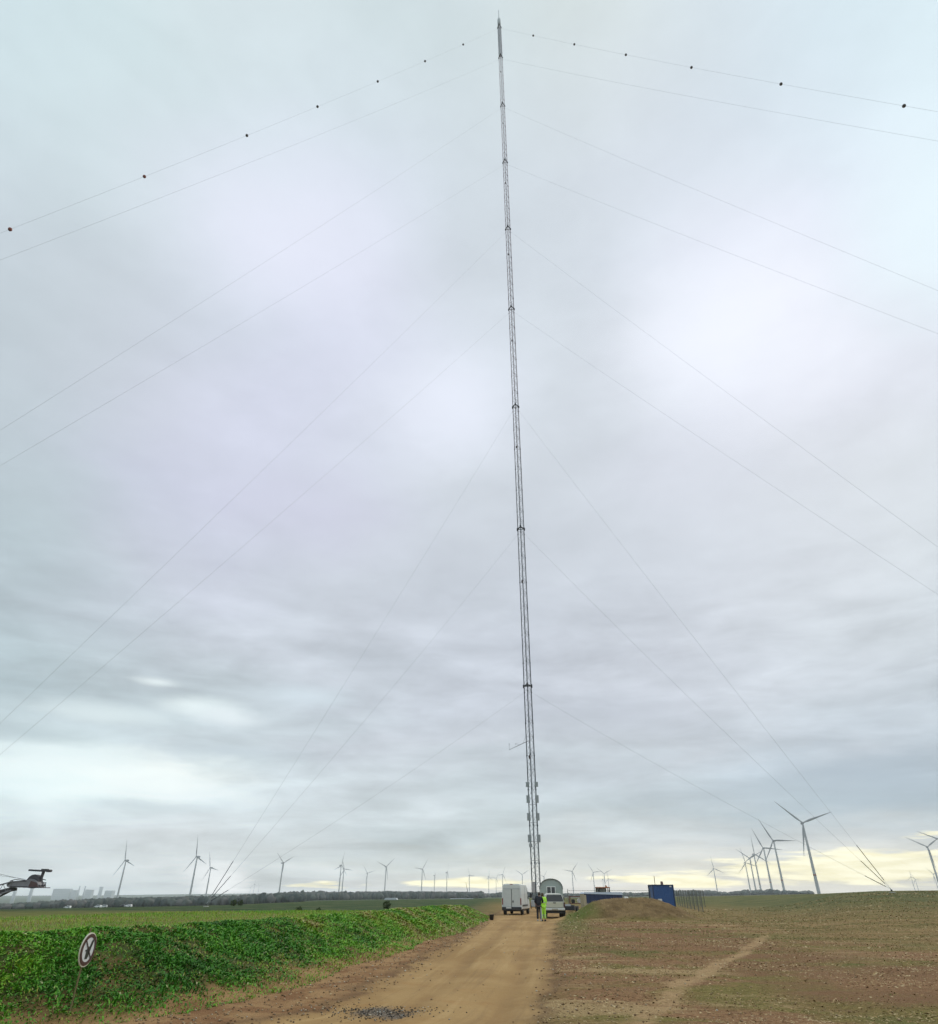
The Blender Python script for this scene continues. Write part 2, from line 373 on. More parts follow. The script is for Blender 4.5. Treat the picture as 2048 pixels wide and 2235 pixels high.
na = 860
azs = np.concatenate([np.linspace(-48, 48, na), np.linspace(48, 312, 90)[1:-1]]); azs = np.radians(azs)
rs = [.4]
while rs[-1] < 16000: rs.append(rs[-1] * (1.016 if 9 < rs[-1] < 140 else 1.06) + (.0 if rs[-1] > 1 else .1))
rs = np.array(rs); nr, nc = len(rs), len(azs)
A_, R_ = np.meshgrid(azs, rs); TX = R_ * np.sin(A_); TY = R_ * np.cos(A_)
TZ = H(TX, TY)
tv = np.stack([TX, TY, TZ], -1).reshape(-1, 3)
tv = np.vstack([tv, [[0, 0, float(H(0., .01))]]])
ii, jj = np.meshgrid(np.arange(nr - 1), np.arange(nc), indexing='ij'); j2 = (jj + 1) % nc
quads = np.stack([ii * nc + jj, ii * nc + j2, (ii + 1) * nc + j2, (ii + 1) * nc + jj], -1).reshape(-1, 4)[:, ::-1]
xt = np.interp(TY, TOP[:, 0], TOP[:, 1]); xe = np.interp(TY, TOE[:, 0], TOE[:, 1])
wig = fbm(TY * .35, TX * .2, 5) * 1.1
TT = (xe + wig - TX) / (xe - xt)
BANK = ss(TT + fbm(TX * .9, TY * .9, 81) * .35, .02, .3) * (1 - ss(TT, 1.1, 1.6)) * (1 - ss(TY, 63, 72)) * ss(TY, -60, -40)
LEFT = ss(TT, 1.0, 1.5)
LEFT = np.where(TY > 70, ss(-(TX - 3 - (TY - 70) * .05), 0, 6), LEFT)
dM = np.sqrt(((TX - MND[0]) / 6.1) ** 2 + ((TY - MND[1]) / 4.6) ** 2)
MOUND = 1 - ss(dM + fbm(TX * .5, TY * .5, 11) * .35, .85, 1.05)
MGREEN = MOUND * ss(TX, MND[0] - 2.2, MND[0] - 4.2)
MGREEN = np.maximum(MGREEN, (1 - ss(np.abs(TX - (np.interp(TY, RR[:, 0], RR[:, 1]) + .9)), .3, 1.6)) * ss(TY, 24, 50) * (1 - ss(TY, 75, 90)) * .75)
ROAD = road_w(TX, TY); TRACK = track_w(TX, TY)
def flat(a): return np.append(a.reshape(-1), 0.)
attrs = {'bank': flat(BANK), 'left': flat(LEFT), 'mound': flat(MOUND), 'mgreen': flat(MGREEN), 'road': flat(ROAD), 'track': flat(TRACK), 'rut': flat(rut_w(TX, TY)), 'rc': flat((TX - np.interp(TY, RL[:, 0], RL[:, 1])) / (np.interp(TY, RR[:, 0], RR[:, 1]) - np.interp(TY, RL[:, 0], RL[:, 1])))}

gm = bpy.data.materials.new('earth'); gm.use_nodes = True; q = G(gm.node_tree); bs = gm.node_tree.nodes['Principled BSDF']
pos = q.new('ShaderNodeNewGeometry').outputs['Position']; px_, py_, pz_ = q.sep(pos)
def at_(n): return q.new('ShaderNodeAttribute', attribute_name=n).outputs['Fac']
def C4(*c): return tuple(c) + (1,)
dist = q.vmath('LENGTH', q.comb(px_, py_, 0.))
nb = q.noise(pos, .22, 5, .6, .6); nm = q.noise(pos, 1.1, 5, .62, .3); nf = q.noise(pos, 9., 5, .65); nff = q.noise(pos, 45., 3, .7)
nb2 = q.noise(q.vmath('ADD', pos, (31., 7., 0.)), .16, 4, .6, .8)
strx = q.noise(q.vmath('MULTIPLY', pos, (.35, 1., 1.)), .6, 4, .6, .4)
dist_l = dist; dist = q.math('MULTIPLY', dist, q.math('ADD', 1., q.maprange(q.math('DIVIDE', px_, q.math('MAXIMUM', py_, 1.)), .22, .52, 0., .95)))
# right-hand field: brown soil, olive weeds, straw
brown = q.mix(q.maprange(nf, .3, .7), C4(.17, .085, .038), C4(.38, .215, .105))
olive = q.mix(q.maprange(nf, .3, .7), C4(.13, .105, .026), C4(.26, .21, .06))
straw = q.mix(q.maprange(nff, .3, .7), C4(.30, .19, .09), C4(.55, .39, .20))
fld = q.mix(q.maprange(nb, .43, .57), brown, olive)
fld = q.mix(q.math('MULTIPLY', q.maprange(strx, .52, .62), .85), fld, straw)
fld = q.mix(q.math('MULTIPLY', q.maprange(nb2, .54, .64), .7), fld, C4(.10, .13, .025))
fld = q.mix(q.math('MULTIPLY', q.math('MULTIPLY', q.maprange(dist, 22., 30.), q.maprange(dist, 62., 45.)), q.maprange(strx, .3, .62)), fld,
            q.mix(nf, C4(.17, .082, .038), C4(.27, .15, .07)))
fld = q.mix(q.math('MULTIPLY', q.maprange(nf, .56, .70), q.maprange(nm, .40, .62, .0, .85)), fld, C4(.07, .05, .024))
fld = q.mix(q.maprange(q.math('ADD', dist, q.math('MULTIPLY', nb, 60.)), 78., 110.), fld, q.mix(q.maprange(strx, .35, .65), C4(.16, .125, .035), C4(.28, .18, .075)))
farc = q.mix(q.maprange(nb, .35, .65), C4(.07, .088, .026), C4(.14, .13, .042))
fld = q.mix(q.maprange(q.math('ADD', dist, q.math('MULTIPLY', strx, 90.)), 150., 230.), fld, farc)
fld = q.mix(q.maprange(dist, 300., 700.), fld, C4(.07, .075, .04))
# left-hand field behind the bank
dist = dist_l
lf = q.mix(q.maprange(strx, .35, .65), C4(.13, .15, .032), C4(.25, .21, .07))
lf = q.mix(q.maprange(q.math('ADD', dist, q.math('MULTIPLY', nb, 40.)), 62., 95.), lf, q.mix(q.maprange(nb, .4, .62), C4(.028, .062, .018), C4(.075, .095, .035)))
col2 = q.mix(at_('left'), fld, lf)
# litter-strewn verge between road and bank
verge = q.mix(q.maprange(nm, .35, .65), C4(.25, .125, .055), C4(.42, .25, .115))
vm = q.math('MULTIPLY', q.math('SUBTRACT', 1., q.maprange(q.math('SUBTRACT', px_, q.math('MULTIPLY', py_, .19)), -2.6, -1.2)), q.maprange(dist, 45., 25.))
col2 = q.mix(q.math('MULTIPLY', vm, q.math('SUBTRACT', 1., at_('left'))), col2, verge)
rs_ = q.math('MULTIPLY', q.maprange(q.math('ADD', at_('road'), q.math('MULTIPLY', q.math('SUBTRACT', nm, .5), .7)), .02, .35), .7)
col2 = q.mix(rs_, col2, q.mix(nf, C4(.13, .075, .035), C4(.24, .14, .07)))
bk = q.mix(q.maprange(nm, .32, .68), C4(.045, .075, .014), C4(.15, .10, .036))
col2 = q.mix(at_('bank'), col2, bk)
mc = q.mix(q.maprange(nm, .3, .7), C4(.13, .080, .034), C4(.25, .165, .075))
col2 = q.mix(at_('mound'), col2, mc)
col2 = q.mix(at_('mgreen'), col2, q.mix(nm, C4(.07, .12, .018), C4(.17, .17, .04)))
trk = q.mix(q.maprange(nf, .3, .7), C4(.36, .225, .11), C4(.50, .33, .17))
col2 = q.mix(q.math('MULTIPLY', at_('track'), q.maprange(nm, .3, .58, .35, .95)), col2, trk)
rd = q.mix(q.maprange(nb, .35, .65), C4(.31, .19, .075), C4(.41, .265, .115))
rd = q.mix(q.math('MULTIPLY', q.maprange(nm, .5, .72), .5), rd, C4(.32, .165, .055))
rd = q.mix(q.maprange(nff, .3, .75, .0, .35), rd, C4(.24, .13, .05))
lane = q.noise(q.comb(q.math('MULTIPLY', at_('rc'), 9.), q.math('MULTIPLY', py_, .10), 0.), 1.3, 5, .6, .4)
rd = q.mix(q.math('MULTIPLY', q.maprange(lane, .52, .70), .5), rd, C4(.22, .135, .062))
rd = q.mix(q.math('MULTIPLY', q.maprange(lane, .46, .34), .3), rd, C4(.50, .34, .16))
rd = q.mix(q.math('MULTIPLY', at_('rut'), q.maprange(nm, .3, .6, .45, .9)), rd, C4(.25, .145, .058))
rd = q.mix(q.math('MULTIPLY', q.maprange(nf, .55, .72), .35), rd, C4(.24, .15, .07))
# rut: slightly darker wheel line at the road's right side, worn
rw = q.math('MULTIPLY', at_('road'), q.maprange(q.math('ADD', at_('road'), q.math('MULTIPLY', q.math('SUBTRACT', nm, .5), .9)), .25, .6))
col2 = q.mix(rw, col2, rd)
# spilled dark ballast patch
pv = q.vmath('LENGTH', q.vmath('MULTIPLY', q.vmath('SUBTRACT', q.comb(px_, py_, 0.), (-1.38, 13.15, 0.)), (1.25, 1.2, 0.)))
pt = q.maprange(q.math('ADD', pv, q.math('MULTIPLY', q.math('SUBTRACT', nm, .5), 1.5)), .85, .25)
col2 = q.mix(q.math('MULTIPLY', pt, .8), col2, q.mix(nff, C4(.035, .037, .045), C4(.17, .15, .13)))
q.put(bs.inputs['Base Color'], col2); bs.inputs['Roughness'].default_value = .95; bs.inputs['Specular IOR Level'].default_value = .15
bn = q.new('ShaderNodeBump'); bn.inputs['Distance'].default_value = .12
q.put(bn.inputs['Strength'], q.math('MULTIPLY', q.math('SUBTRACT', 1.0, q.math('MULTIPLY', rw, .75)), .8))
q.put(bn.inputs['Height'], q.math('ADD', nf, q.math('MULTIPLY', nff, .4))); q.put(bs.inputs['Normal'], bn.outputs[0])

fc = quads
def facemask(a): return a.reshape(-1)[fc].mean(1)
fr = facemask(ROAD) > .5; fb = (facemask(BANK) > .5) & ~fr; fm = (facemask(MOUND) > .5) & ~fr & ~fb
def sub(name, mask, **kw):
    f_ = fc[mask]; u_, inv = np.unique(f_, return_inverse=True)
    return np_mesh(name, tv[u_], inv.reshape(-1, 4), gm, {k: v[u_] for k, v in attrs.items()}, smooth=True, **kw)
sub('ground', ~(fr | fb | fm), kind='structure', label='brown and olive field strewn with dry litter')
sub('road', fr, kind='structure', label='tan compacted dirt road leading to the mast')
sub('embankment', fb, kind='structure', label='low overgrown green bank left of the dirt road')
sub('mound', fm, kind='structure', label='low brown earth mound with a green left flank')

# ------------------------------------------------------------------ vegetation and litter
def leafmat(name, stops, rough=.6):
    mt = bpy.data.materials.new(name); mt.use_nodes = True; k = G(mt.node_tree); b = mt.node_tree.nodes['Principled BSDF']
    t = k.new('ShaderNodeAttribute', attribute_name='tint').outputs['Fac']
    k.put(b.inputs['Base Color'], k.ramp(t, stops)); b.inputs['Roughness'].default_value = rough
    b.inputs['Specular IOR Level'].default_value = .25
    b.inputs['Subsurface Weight'].default_value = 0
    return mt
def leaves(name, X, Y, h, size, lean, tint, material, label, cat, aspect=.45, lift=0., kind='stuff'):
    """one bent leaf or blade of two quads per point"""
    n = len(X); Z = H(X, Y); a = rng.uniform(0, 2 * math.pi, n)
    dirx, diry = np.cos(a), np.sin(a); sx, sy = -diry, dirx
    w = size * aspect * .5; base = np.stack([X, Y, Z - .01 + lift], 1)
    D = np.stack([dirx, diry, 0 * a], 1); S = np.stack([sx, sy, rng.uniform(-.5, .5, n)], 1)
    up = np.array([0, 0, 1.])
    mid = base + D * (size * lean * .35)[:, None] + up * (h * .65)[:, None]
    tip = base + D * (size * lean)[:, None] + up * h[:, None] * rng.uniform(.6, 1.1, n)[:, None]
    V = np.stack([base - S * (w * .45)[:, None], base + S * (w * .45)[:, None], mid + S * w[:, None], mid - S * w[:, None], tip + S * (w * .25)[:, None], tip - S * (w * .25)[:, None]], 1).reshape(-1, 3)
    o = (np.arange(n) * 6)[:, None]
    Fq = np.concatenate([o + np.array([[0, 1, 2, 3]]), o + np.array([[3, 2, 4, 5]])], 0)
    return np_mesh(name, V, Fq, material, {'tint': np.repeat(tint, 6)}, kind=kind, label=label, cat=cat)

lush = leafmat('weed_leaf', [(0., (.022, .08, .009)), (.35, (.056, .22, .014)), (.6, (.15, .37, .02)), (.78, (.27, .36, .03)), (.9, (.32, .21, .07)), (1., (.45, .45, .22))])
def bank_pts(n, y0, y1, t0, t1):
    v = rng.uniform(0, 1, n); Y = y0 * (y1 / y0) ** v
    t = rng.uniform(t0, t1, n); a = np.interp(Y, TOP[:, 0], TOP[:, 1]); b = np.interp(Y, TOE[:, 0], TOE[:, 1])
    X = b - (b - a) * t; X = X + fbm(Y * .35, X * .2, 5) * 1.1
    return X, Y, t
X, Y, t = bank_pts(430000, 8, 64, -.06, 1.55)
X0_, Y0_ = X, Y; pn = fbm(X * .8, Y * .8, 91) * .6 + fbm(X * 2.6, Y * 2.6, 93, 3) * .75; pn2 = fbm(X * .28, Y * .28, 97)
keep = rng.uniform(0, 1, len(X)) < np.clip(.72 + pn * 4.2, .05, 1) * np.clip((t - .05) / .42, .05, 1) * np.clip((1.75 - t) / .6, 0, 1)
X, Y, t, pn, pn2 = X[keep], Y[keep], t[keep], pn[keep], pn2[keep]
dd = np.hypot(X, Y); sz = .016 + dd * .0016; sz *= rng.uniform(.5, 2.0, len(X))
hh = sz * rng.uniform(.2, .8, len(X)) + .05 * np.clip(pn * 3 + .1, 0, 1) * rng.uniform(.3, 1, len(X)) * (1 - .6 * ss(Y, 14, 30))
streak_ = fbm((X * .8 + Y * .35) * 1.3, Y * .28, 95)
tint = np.clip(.40 + pn * .45 + streak_ * .9 - pn2 * .8 + .12 * ss(X / np.maximum(Y, 1), -.45, -.75) + rng.normal(0, .085, len(X)) + .34 * ss(Y, 13, 34) - .0 * t + .18 * (1 - ss(t, 0, .35)), 0, .95)
tint[rng.uniform(0, 1, len(X)) < .012] = 1.
leaves('weeds', X, Y, hh, sz, rng.uniform(.4, 1.3, len(X)), tint, lush, 'dense green leafy weeds covering the bank', 'weeds', .42)
k0 = rng.uniform(0, 1, len(X0_)) < .2; X, Y = X0_[k0], Y0_[k0]; dd = np.hypot(X, Y); sz = (.016 + dd * .0015) * rng.uniform(.5, 1.6, len(X))
leaves('bank_grass', X, Y, sz * rng.uniform(.3, 1.2, len(X)), sz, rng.uniform(.3, 1.2, len(X)), np.clip(rng.normal(.66, .16, len(X)) + fbm(X * .5, Y * .5, 99) * .6, .2, .95), lush, 'thin yellowish grass between the weeds on the bank', 'grass', .3)
# meadow behind the bank
X, Y, t = bank_pts(60000, 9, 75, 1.3, 7.)
pn = fbm(X * .3, Y * .3, 101)
tint = np.clip(.72 + pn * .6 + rng.normal(0, .1, len(X)), .3, .97)
dd = np.hypot(X, Y); sz = .02 + dd * .0015
leaves('meadow_grass', X, Y, sz * rng.uniform(.6, 1.8, len(X)), sz, rng.uniform(.2, .8, len(X)), tint, lush, 'pale yellow-green meadow grass behind the bank', 'grass', .22)
# right-hand field: short dead grass, green tufts, curled dry leaves
dry = leafmat('dry_grass', [(0., (.09, .12, .02)), (.25, (.19, .16, .04)), (.5, (.25, .145, .055)), (.75, (.38, .25, .11)), (1., (.55, .42, .24))], .8)
n = 240000; v = rng.uniform(0, 1, n); Y = 9.5 * (95 / 9.5) ** v; X = rng.uniform(-.12, .74, n) * Y + .8
k1 = (road_w(X, Y) < .35) & (track_w(X, Y) < .6) & (X > np.interp(Y, RR[:, 0], RR[:, 1]) - .3)
pn = fbm(X * .45, Y * .7, 111); pn2 = fbm(X * .2, Y * .5, 117); k1 &= rng.uniform(0, 1, n) < np.clip(.45 + pn * 2.2, .06, 1)
X, Y, pn, pn2 = X[k1], Y[k1], pn[k1], pn2[k1]
dd = np.hypot(X, Y); sz = (.012 + dd * .0009) * rng.uniform(.5, 1.7, len(X))
tint = np.clip(.47 + pn2 * 2.2 + rng.normal(0, .18, len(X)), 0, .95)
leaves('dry_grass', X, Y, sz * rng.uniform(.15, .8, len(X)), sz * 1.5, rng.uniform(.5, 1.5, len(X)), tint, dry, 'short brown and olive dry grass over the right field', 'grass', .25)
n = 42000; v = rng.uniform(0, 1, n) ** 1.5; Y = 9.5 * (60 / 9.5) ** v; X = rng.uniform(-.42, .74, n) * Y + .5
pn = fbm(X * .7, Y * .7, 131); edge = np.abs(X - np.interp(Y, RR[:, 0], RR[:, 1]) - .6)
side = X > np.interp(Y, RR[:, 0], RR[:, 1])
pr = np.where(side, np.clip(.22 + pn * 2.5, 0, 1) * (1 + 1.5 * (edge < .8)), np.clip(.05 + pn * 1.2, 0, .6))
k1 = (rng.uniform(0, 1, n) < pr) & (road_w(X, Y) < .3) & (X > np.interp(Y, TOE[:, 0], TOE[:, 1]) - .3)
X, Y = X[k1], Y[k1]; dd = np.hypot(X, Y); sz = (.026 + dd * .0011) * rng.uniform(.5, 2., len(X))
leaves('leaf_litter', X, Y, sz * rng.uniform(.1, .45, len(X)), sz, rng.uniform(.6, 1.2, len(X)), np.clip(rng.normal(.78, .22, len(X)), .15, 1), dry, 'curled dry leaves and straw on the bare soil', 'leaf litter', .5)
# stones and clods
def stones(name, X, Y, sz, material, label, cat):
    ico = np.array([(0, 0, 1), (.9, 0, .1), (.3, .85, 0), (-.7, .5, .1), (-.7, -.5, 0), (.3, -.85, .1), (0, 0, -.6)]); fcs = np.array([(0, 1, 2), (0, 2, 3), (0, 3, 4), (0, 4, 5), (0, 5, 1), (6, 2, 1), (6, 3, 2), (6, 4, 3), (6, 5, 4), (6, 1, 5)])
    n = len(X); Z = H(X, Y); V = ico[None] * (1 + rng.uniform(-.3, .3, (n, 7, 1))) * sz[:, None, None] * np.array([1, 1, .7])
    a = rng.uniform(0, 6.28, n); c_, s_ = np.cos(a)[:, None], np.sin(a)[:, None]
    V2 = np.stack([V[..., 0] * c_ - V[..., 1] * s_, V[..., 0] * s_ + V[..., 1] * c_, V[..., 2]], -1) + np.stack([X, Y, Z + sz * .25], 1)[:, None]
    Fq = (fcs[None] + (np.arange(n) * 7)[:, None, None]).reshape(-1, 3)
    return np_mesh(name, V2.reshape(-1, 3), Fq, material, {'tint': np.repeat(rng.uniform(0, 1, n), 7)}, kind='stuff', label=label, cat=cat)
stone_m = leafmat('stone', [(0., (.022, .022, .024)), (.6, (.08, .065, .05)), (.85, (.22, .17, .12)), (1., (.5, .48, .44))], .85)
clod_m = leafmat('clod', [(0., (.16, .095, .05)), (.6, (.30, .20, .11)), (.95, (.45, .34, .22)), (1., (.55, .5, .42))], .95)
n = 700; wide = rng.uniform(0, 1, n) < .3; stones('gravel', rng.normal(0, 1, n) * np.where(wide, .75, .33) - np.where(wide, 1.8, 1.35), rng.normal(0, 1, n) * np.where(wide, .45, .30) + 13.15, rng.uniform(.004, .02, n) , stone_m, 'spilled patch of dark ballast on the dirt road', 'gravel')
n = 3200; Y = 9.5 * (50 / 9.5) ** (rng.uniform(0, 1, n) ** 1.3); a = np.interp(Y, TOE[:, 0], TOE[:, 1]); b = np.interp(Y, RL[:, 0], RL[:, 1])
X = np.where(rng.uniform(0, 1, n) < .6, a + (b - a + .4) * rng.uniform(0, 1, n), np.interp(Y, RR[:, 0], RR[:, 1]) + rng.exponential(3.5, n) - .2)
few = rng.uniform(0, 1, n) < .04; X = np.where(few, rng.uniform(0, 1, n) * (np.interp(Y, RR[:, 0], RR[:, 1]) - b) + b, X)
stones('stones', X, Y, rng.uniform(.006, .028, n) * (1 + Y * .008), clod_m, 'small stones and clods along the road edges', 'stones')

# ------------------------------------------------------------------ far woods
def canopy(name, specs, material, label, cat):
    """specs: list of (x, y, z, rx, rz) clumps; each a lumpy low-poly crown"""
    import bmesh
    bm = bmesh.new(); bmesh.ops.create_icosphere(bm, subdivisions=2, radius=1); base = np.array([v.co[:] for v in bm.verts]); tf = np.array([[v.index for v in f.verts] for f in bm.faces]); bm.free()
    n = len(specs); S = np.array(specs); nv = len(base)
    k = 1 + .28 * (rng.uniform(-1, 1, (n, nv)))
    V = base[None] * k[..., None] * np.stack([S[:, 3], S[:, 3], S[:, 4]], 1)[:, None] + S[:, None, :3]
    Fq = (tf[None] + (np.arange(n) * nv)[:, None, None]).reshape(-1, 3)
    return np_mesh(name, V.reshape(-1, 3), Fq, material, {'tint': np.repeat(rng.uniform(0, 1, n), nv)}, kind='stuff', label=label, cat=cat)
wood_m = leafmat('wood_crowns', [(0., (.055, .07, .068)), (.5, (.08, .098, .085)), (1., (.13, .125, .12))], .95)  # pale blue of the haze is mixed into the crown colours
sp = []
for _ in range(9000):
    u = rng.uniform(-.70, .02); 
    d = rng.uniform(640, 1700) if u < -.15 else rng.uniform(1000, 1900)
    if u > -.22: d = max(d, 1000 + 500 * rng.uniform())
    X_ = u * d; z = float(H(X_, d, False)); r = rng.uniform(2.4, 4.6); h = rng.uniform(.75, 1.1) * np.interp(d, [600, 1500], [3.6, 6.6]) * (1 + .35 * (vnoise(np.array(u * 30), np.array(d / 150.), 7) - .4))
    # the wood thins and sinks at the left edge of view
    h *= np.interp(u, [-.70, -.60, -.5, -.2, -.12, 0], [.45, .7, 1.0, 1.0, .9, .8])
    if vnoise(np.array(u * 22), np.array(d / 220.), 3) > .9 and d < 1200: continue
    sp.append((X_, d, z + h * .75, r, h))
canopy('forest', sp, wood_m, 'hazy grey-green forest in the valley at left', 'forest')
sp = []
for _ in range(900):
    u = rng.uniform(.02, .46); d = rng.uniform(1500, 2100); X_ = u * d; z = float(H(X_, d, False)); r = rng.uniform(4, 9); h = rng.uniform(3, 5.5) * (.7 + .6 * vnoise(np.array(u * 40), np.array(1.), 9))
    sp.append((X_, d, z + h * .7, r, h))
canopy('distant_trees', sp, wood_m, 'thin dark tree line on the right horizon', 'tree line')
# ------------------------------------------------------------------ far shrubs
bush_m = leafmat('bush_leaf', [(0., (.03, .05, .02)), (.5, (.055, .085, .03)), (1., (.10, .13, .05))], .9)
def shrub(px, Y, w, h, label):
    X_ = P(px, 1975, Y)[0]; z = float(H(X_, Y)); r = empty('shrub', (X_, Y, z), label, 'shrub', 'dark shrubs in the left field')
    mb = MB()
    for k in range(4): mb.tube((0, 0, -.05), (rng.uniform(-.3, .3) * w, rng.uniform(-.3, .3) * w, h * .6), .03, .01, 5)
    mb.build('stem', mat('bark', (.06, .045, .035)), r)
    n = 260; a = rng.normal(0, 1, (n, 3)); a /= np.linalg.norm(a, axis=1)[:, None]; a *= rng.uniform(.5, 1, n)[:, None] ** .5
    c = a * np.array([w * .5, w * .5, h * .5]) * (1 + .25 * np.sin(a[:, :1] * 7)) + np.array([0, 0, h * .52]); s_ = rng.normal(0, w * .07, (n, 4, 3)) + c[:, None]
    o = np_mesh('crown', s_.reshape(-1, 3), np.arange(n * 4).reshape(-1, 4), bush_m, {'tint': np.repeat(rng.uniform(0, 1, n), 4)}); o.parent = r
shrub(510, 105, .8, .8, 'left of two dark bushes by the guy wire feet'); shrub(525, 108, .7, .65, 'right of two dark bushes by the guy wire feet')
shrub(845, 92, .9, .9, 'rounded bush above the bank below the tall turbine'); shrub(654, 62, .5, .4, 'small dark tuft standing in the pale meadow')
shrub(697, 62, .4, .3, 'tiny dark tuft right of the small meadow tuft')

# ------------------------------------------------------------------ the lattice mast
steel = mat('galvanised_steel', (.075, .08, .088), .55, .35, .2, 3.)
steel2 = mat('dark_steel', (.03, .032, .038), .6, .2, .2, 3.)
red_s = mat('faded_red_steel', (.13, .075, .08), .6, .2, .2, 2.)
MX, MY = float(P(1171, 1948, 120)[0]), 120.; MZ = float(H(MX, MY)); LV = 33.7; MH = 296.
mast = empty('lattice_mast', (MX, MY, MZ), 'very tall slender triangular steel lattice mast held by guy wires', 'mast')
ca = math.atan2(-MY, -MX); RADL = .76
LEG = [(RADL * math.cos(ca + a), RADL * math.sin(ca + a)) for a in (rad(-3), rad(117), rad(237))]
zo = 1.3 - MZ
def mzl(i): return LV * i + zo
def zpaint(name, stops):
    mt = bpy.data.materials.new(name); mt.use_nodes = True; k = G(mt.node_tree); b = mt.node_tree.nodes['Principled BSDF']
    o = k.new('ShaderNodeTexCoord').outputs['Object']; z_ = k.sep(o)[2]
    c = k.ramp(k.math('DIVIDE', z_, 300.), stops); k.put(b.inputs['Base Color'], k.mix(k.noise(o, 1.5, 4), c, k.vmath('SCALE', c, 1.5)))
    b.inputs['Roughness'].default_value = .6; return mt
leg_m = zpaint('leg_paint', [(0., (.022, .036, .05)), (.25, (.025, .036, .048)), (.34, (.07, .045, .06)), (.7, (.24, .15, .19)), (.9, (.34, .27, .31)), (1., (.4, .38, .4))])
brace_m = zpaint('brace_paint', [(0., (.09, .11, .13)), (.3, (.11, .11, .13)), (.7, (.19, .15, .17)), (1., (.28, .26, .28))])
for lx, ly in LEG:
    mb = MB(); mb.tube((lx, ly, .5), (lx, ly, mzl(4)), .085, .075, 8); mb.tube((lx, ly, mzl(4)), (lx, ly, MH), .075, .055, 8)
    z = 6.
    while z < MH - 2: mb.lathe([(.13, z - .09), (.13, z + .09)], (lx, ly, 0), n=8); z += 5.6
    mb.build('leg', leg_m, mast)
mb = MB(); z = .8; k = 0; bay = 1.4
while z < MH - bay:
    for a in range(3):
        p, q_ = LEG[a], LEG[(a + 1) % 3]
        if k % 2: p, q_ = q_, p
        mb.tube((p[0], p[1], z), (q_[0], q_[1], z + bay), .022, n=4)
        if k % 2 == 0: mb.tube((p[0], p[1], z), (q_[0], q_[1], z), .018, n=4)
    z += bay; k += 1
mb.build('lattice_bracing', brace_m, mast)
mb = MB(); RL_ = LEG[1] if LEG[1][0] > LEG[2][0] else LEG[2]; mx_, my_ = (LEG[0][0] + RL_[0]) / 2, (LEG[0][1] + RL_[1]) / 2
for s_ in (-.19, .19): mb.tube((mx_ + s_, my_, .9), (mx_ + s_, my_, MH - 2), .018, n=4)
z = 1.
while z < MH - 3: mb.tube((mx_ - .19, my_, z), (mx_ + .19, my_, z), .012, n=3); z += .56
mb.build('ladder', brace_m, mast)
mb = MB(); cx_, cy_ = LEG[0][0] * .72, LEG[0][1] * .72
mb.tube((cx_, cy_, .9), (cx_, cy_, MH - 2), .035, n=5); mb.build('cable_tray', leg_m, mast)
for i in range(1, 10):
    zc_ = mzl(i) if i < 9 else MH - 1.2
    mb = MB()
    for a in range(3):
        p, q_ = LEG[a], LEG[(a + 1) % 3]
        e = 1.13
        mb.tube((p[0] * e, p[1] * e, zc_), (q_[0] * e, q_[1] * e, zc_), .07 if a == 1 else .13, n=6)
        mb.tube((p[0] * e, p[1] * e, zc_ - .3), (p[0] * e, p[1] * e, zc_ + .3), .17, n=6)
    mb.build('guy_collar', steel2, mast)
for i in range(9):                                                       # obstruction lights and brackets between collars
    z = LV * (i + .62) + zo; side = LEG[0]
    mb = MB(); mb.lathe([(.0, z - .32), (.16, z - .25), (.19, z + .1), (.12, z + .3), (0, z + .36)], (side[0] * 1.15 - .12, side[1] * 1.15, 0), n=10)
    mb.build('obstruction_light', mat('beacon_housing', (.05, .03, .03), .4), mast)
mb = MB(); mb.lathe([(.0, MH - .5), (.62, MH - .2), (.62, MH + 4.4), (.30, MH + 6.), (.15, MH + 6.6), (.13, MH + 12.6), (.0, MH + 12.8)], n=14)
mb.build('top_cylinder', mat('pale_grp', (.5, .52, .53), .5), mast, True)
mb = MB(); mb.rings([[(x * .9, y * .9, z) for x, y in LEG] for z in (mzl(8) + .6, mzl(8) + 8, mzl(8) + 16, MH - 1.6)])
mb.build('top_screen', mat('mid_grey_screen', (.50, .52, .54), .6), mast)
# antenna panels clamped to the two outer legs
pan_m = mat('panel_grey', (.30, .33, .34), .5, 0, .1); edge_m = mat('panel_edge', (.05, .055, .06), .6)
for (yp, hp) in ((1711, 1.1), (1743, 1.65), (1782, 1.6), (1829.5, 1.6)):
    for leg in (LEG[1], LEG[2]):
        z = P(1160, yp, 119.6)[2] - MZ
        ox, oy = leg[0] * 1.16, leg[1] * 1.16
        mb = MB(); mb.rbox((ox, oy - .16, z), (.56, .2, hp * .72), .03); pn_ = mb.build('antenna_panel', pan_m, mast)
        mb = MB(); mb.box((ox, oy - .03, z + hp * .31), (.6, .28, .05)); mb.box((ox, oy - .03, z - hp * .31), (.6, .28, .05)); mb.box((ox, oy, z), (.12, .1, hp * .5))
        mb.build('bracket', edge_m, pn_)
mb = MB(); z = P(1160, 1845, 119.6)[2] - MZ; mb.rbox((LEG[2][0] * 1.02 if LEG[2][0] < LEG[1][0] else LEG[1][0] * 1.02, min(LEG[1][1], LEG[2][1]) - .25, z), (.5, .25, .62), .08)
mb.build('equipment_box', mat('pale_box', (.34, .36, .37), .5), mast)
mb = MB(); mb.rbox((min(LEG[1][0], LEG[2][0]) + .12, -.55, 2.6), (.62, .4, 1.5), .04); mb.build('equipment_cabinet', mat('pale_box2', (.36, .35, .36), .5), mast)
mb = MB(); mb.lathe([(.9, -.05), (.9, .25), (.35, .3), (.18, .62), (.18, .8)], n=16); mb.build('foot_plate', mat('concrete', (.32, .31, .29), .9), mast)
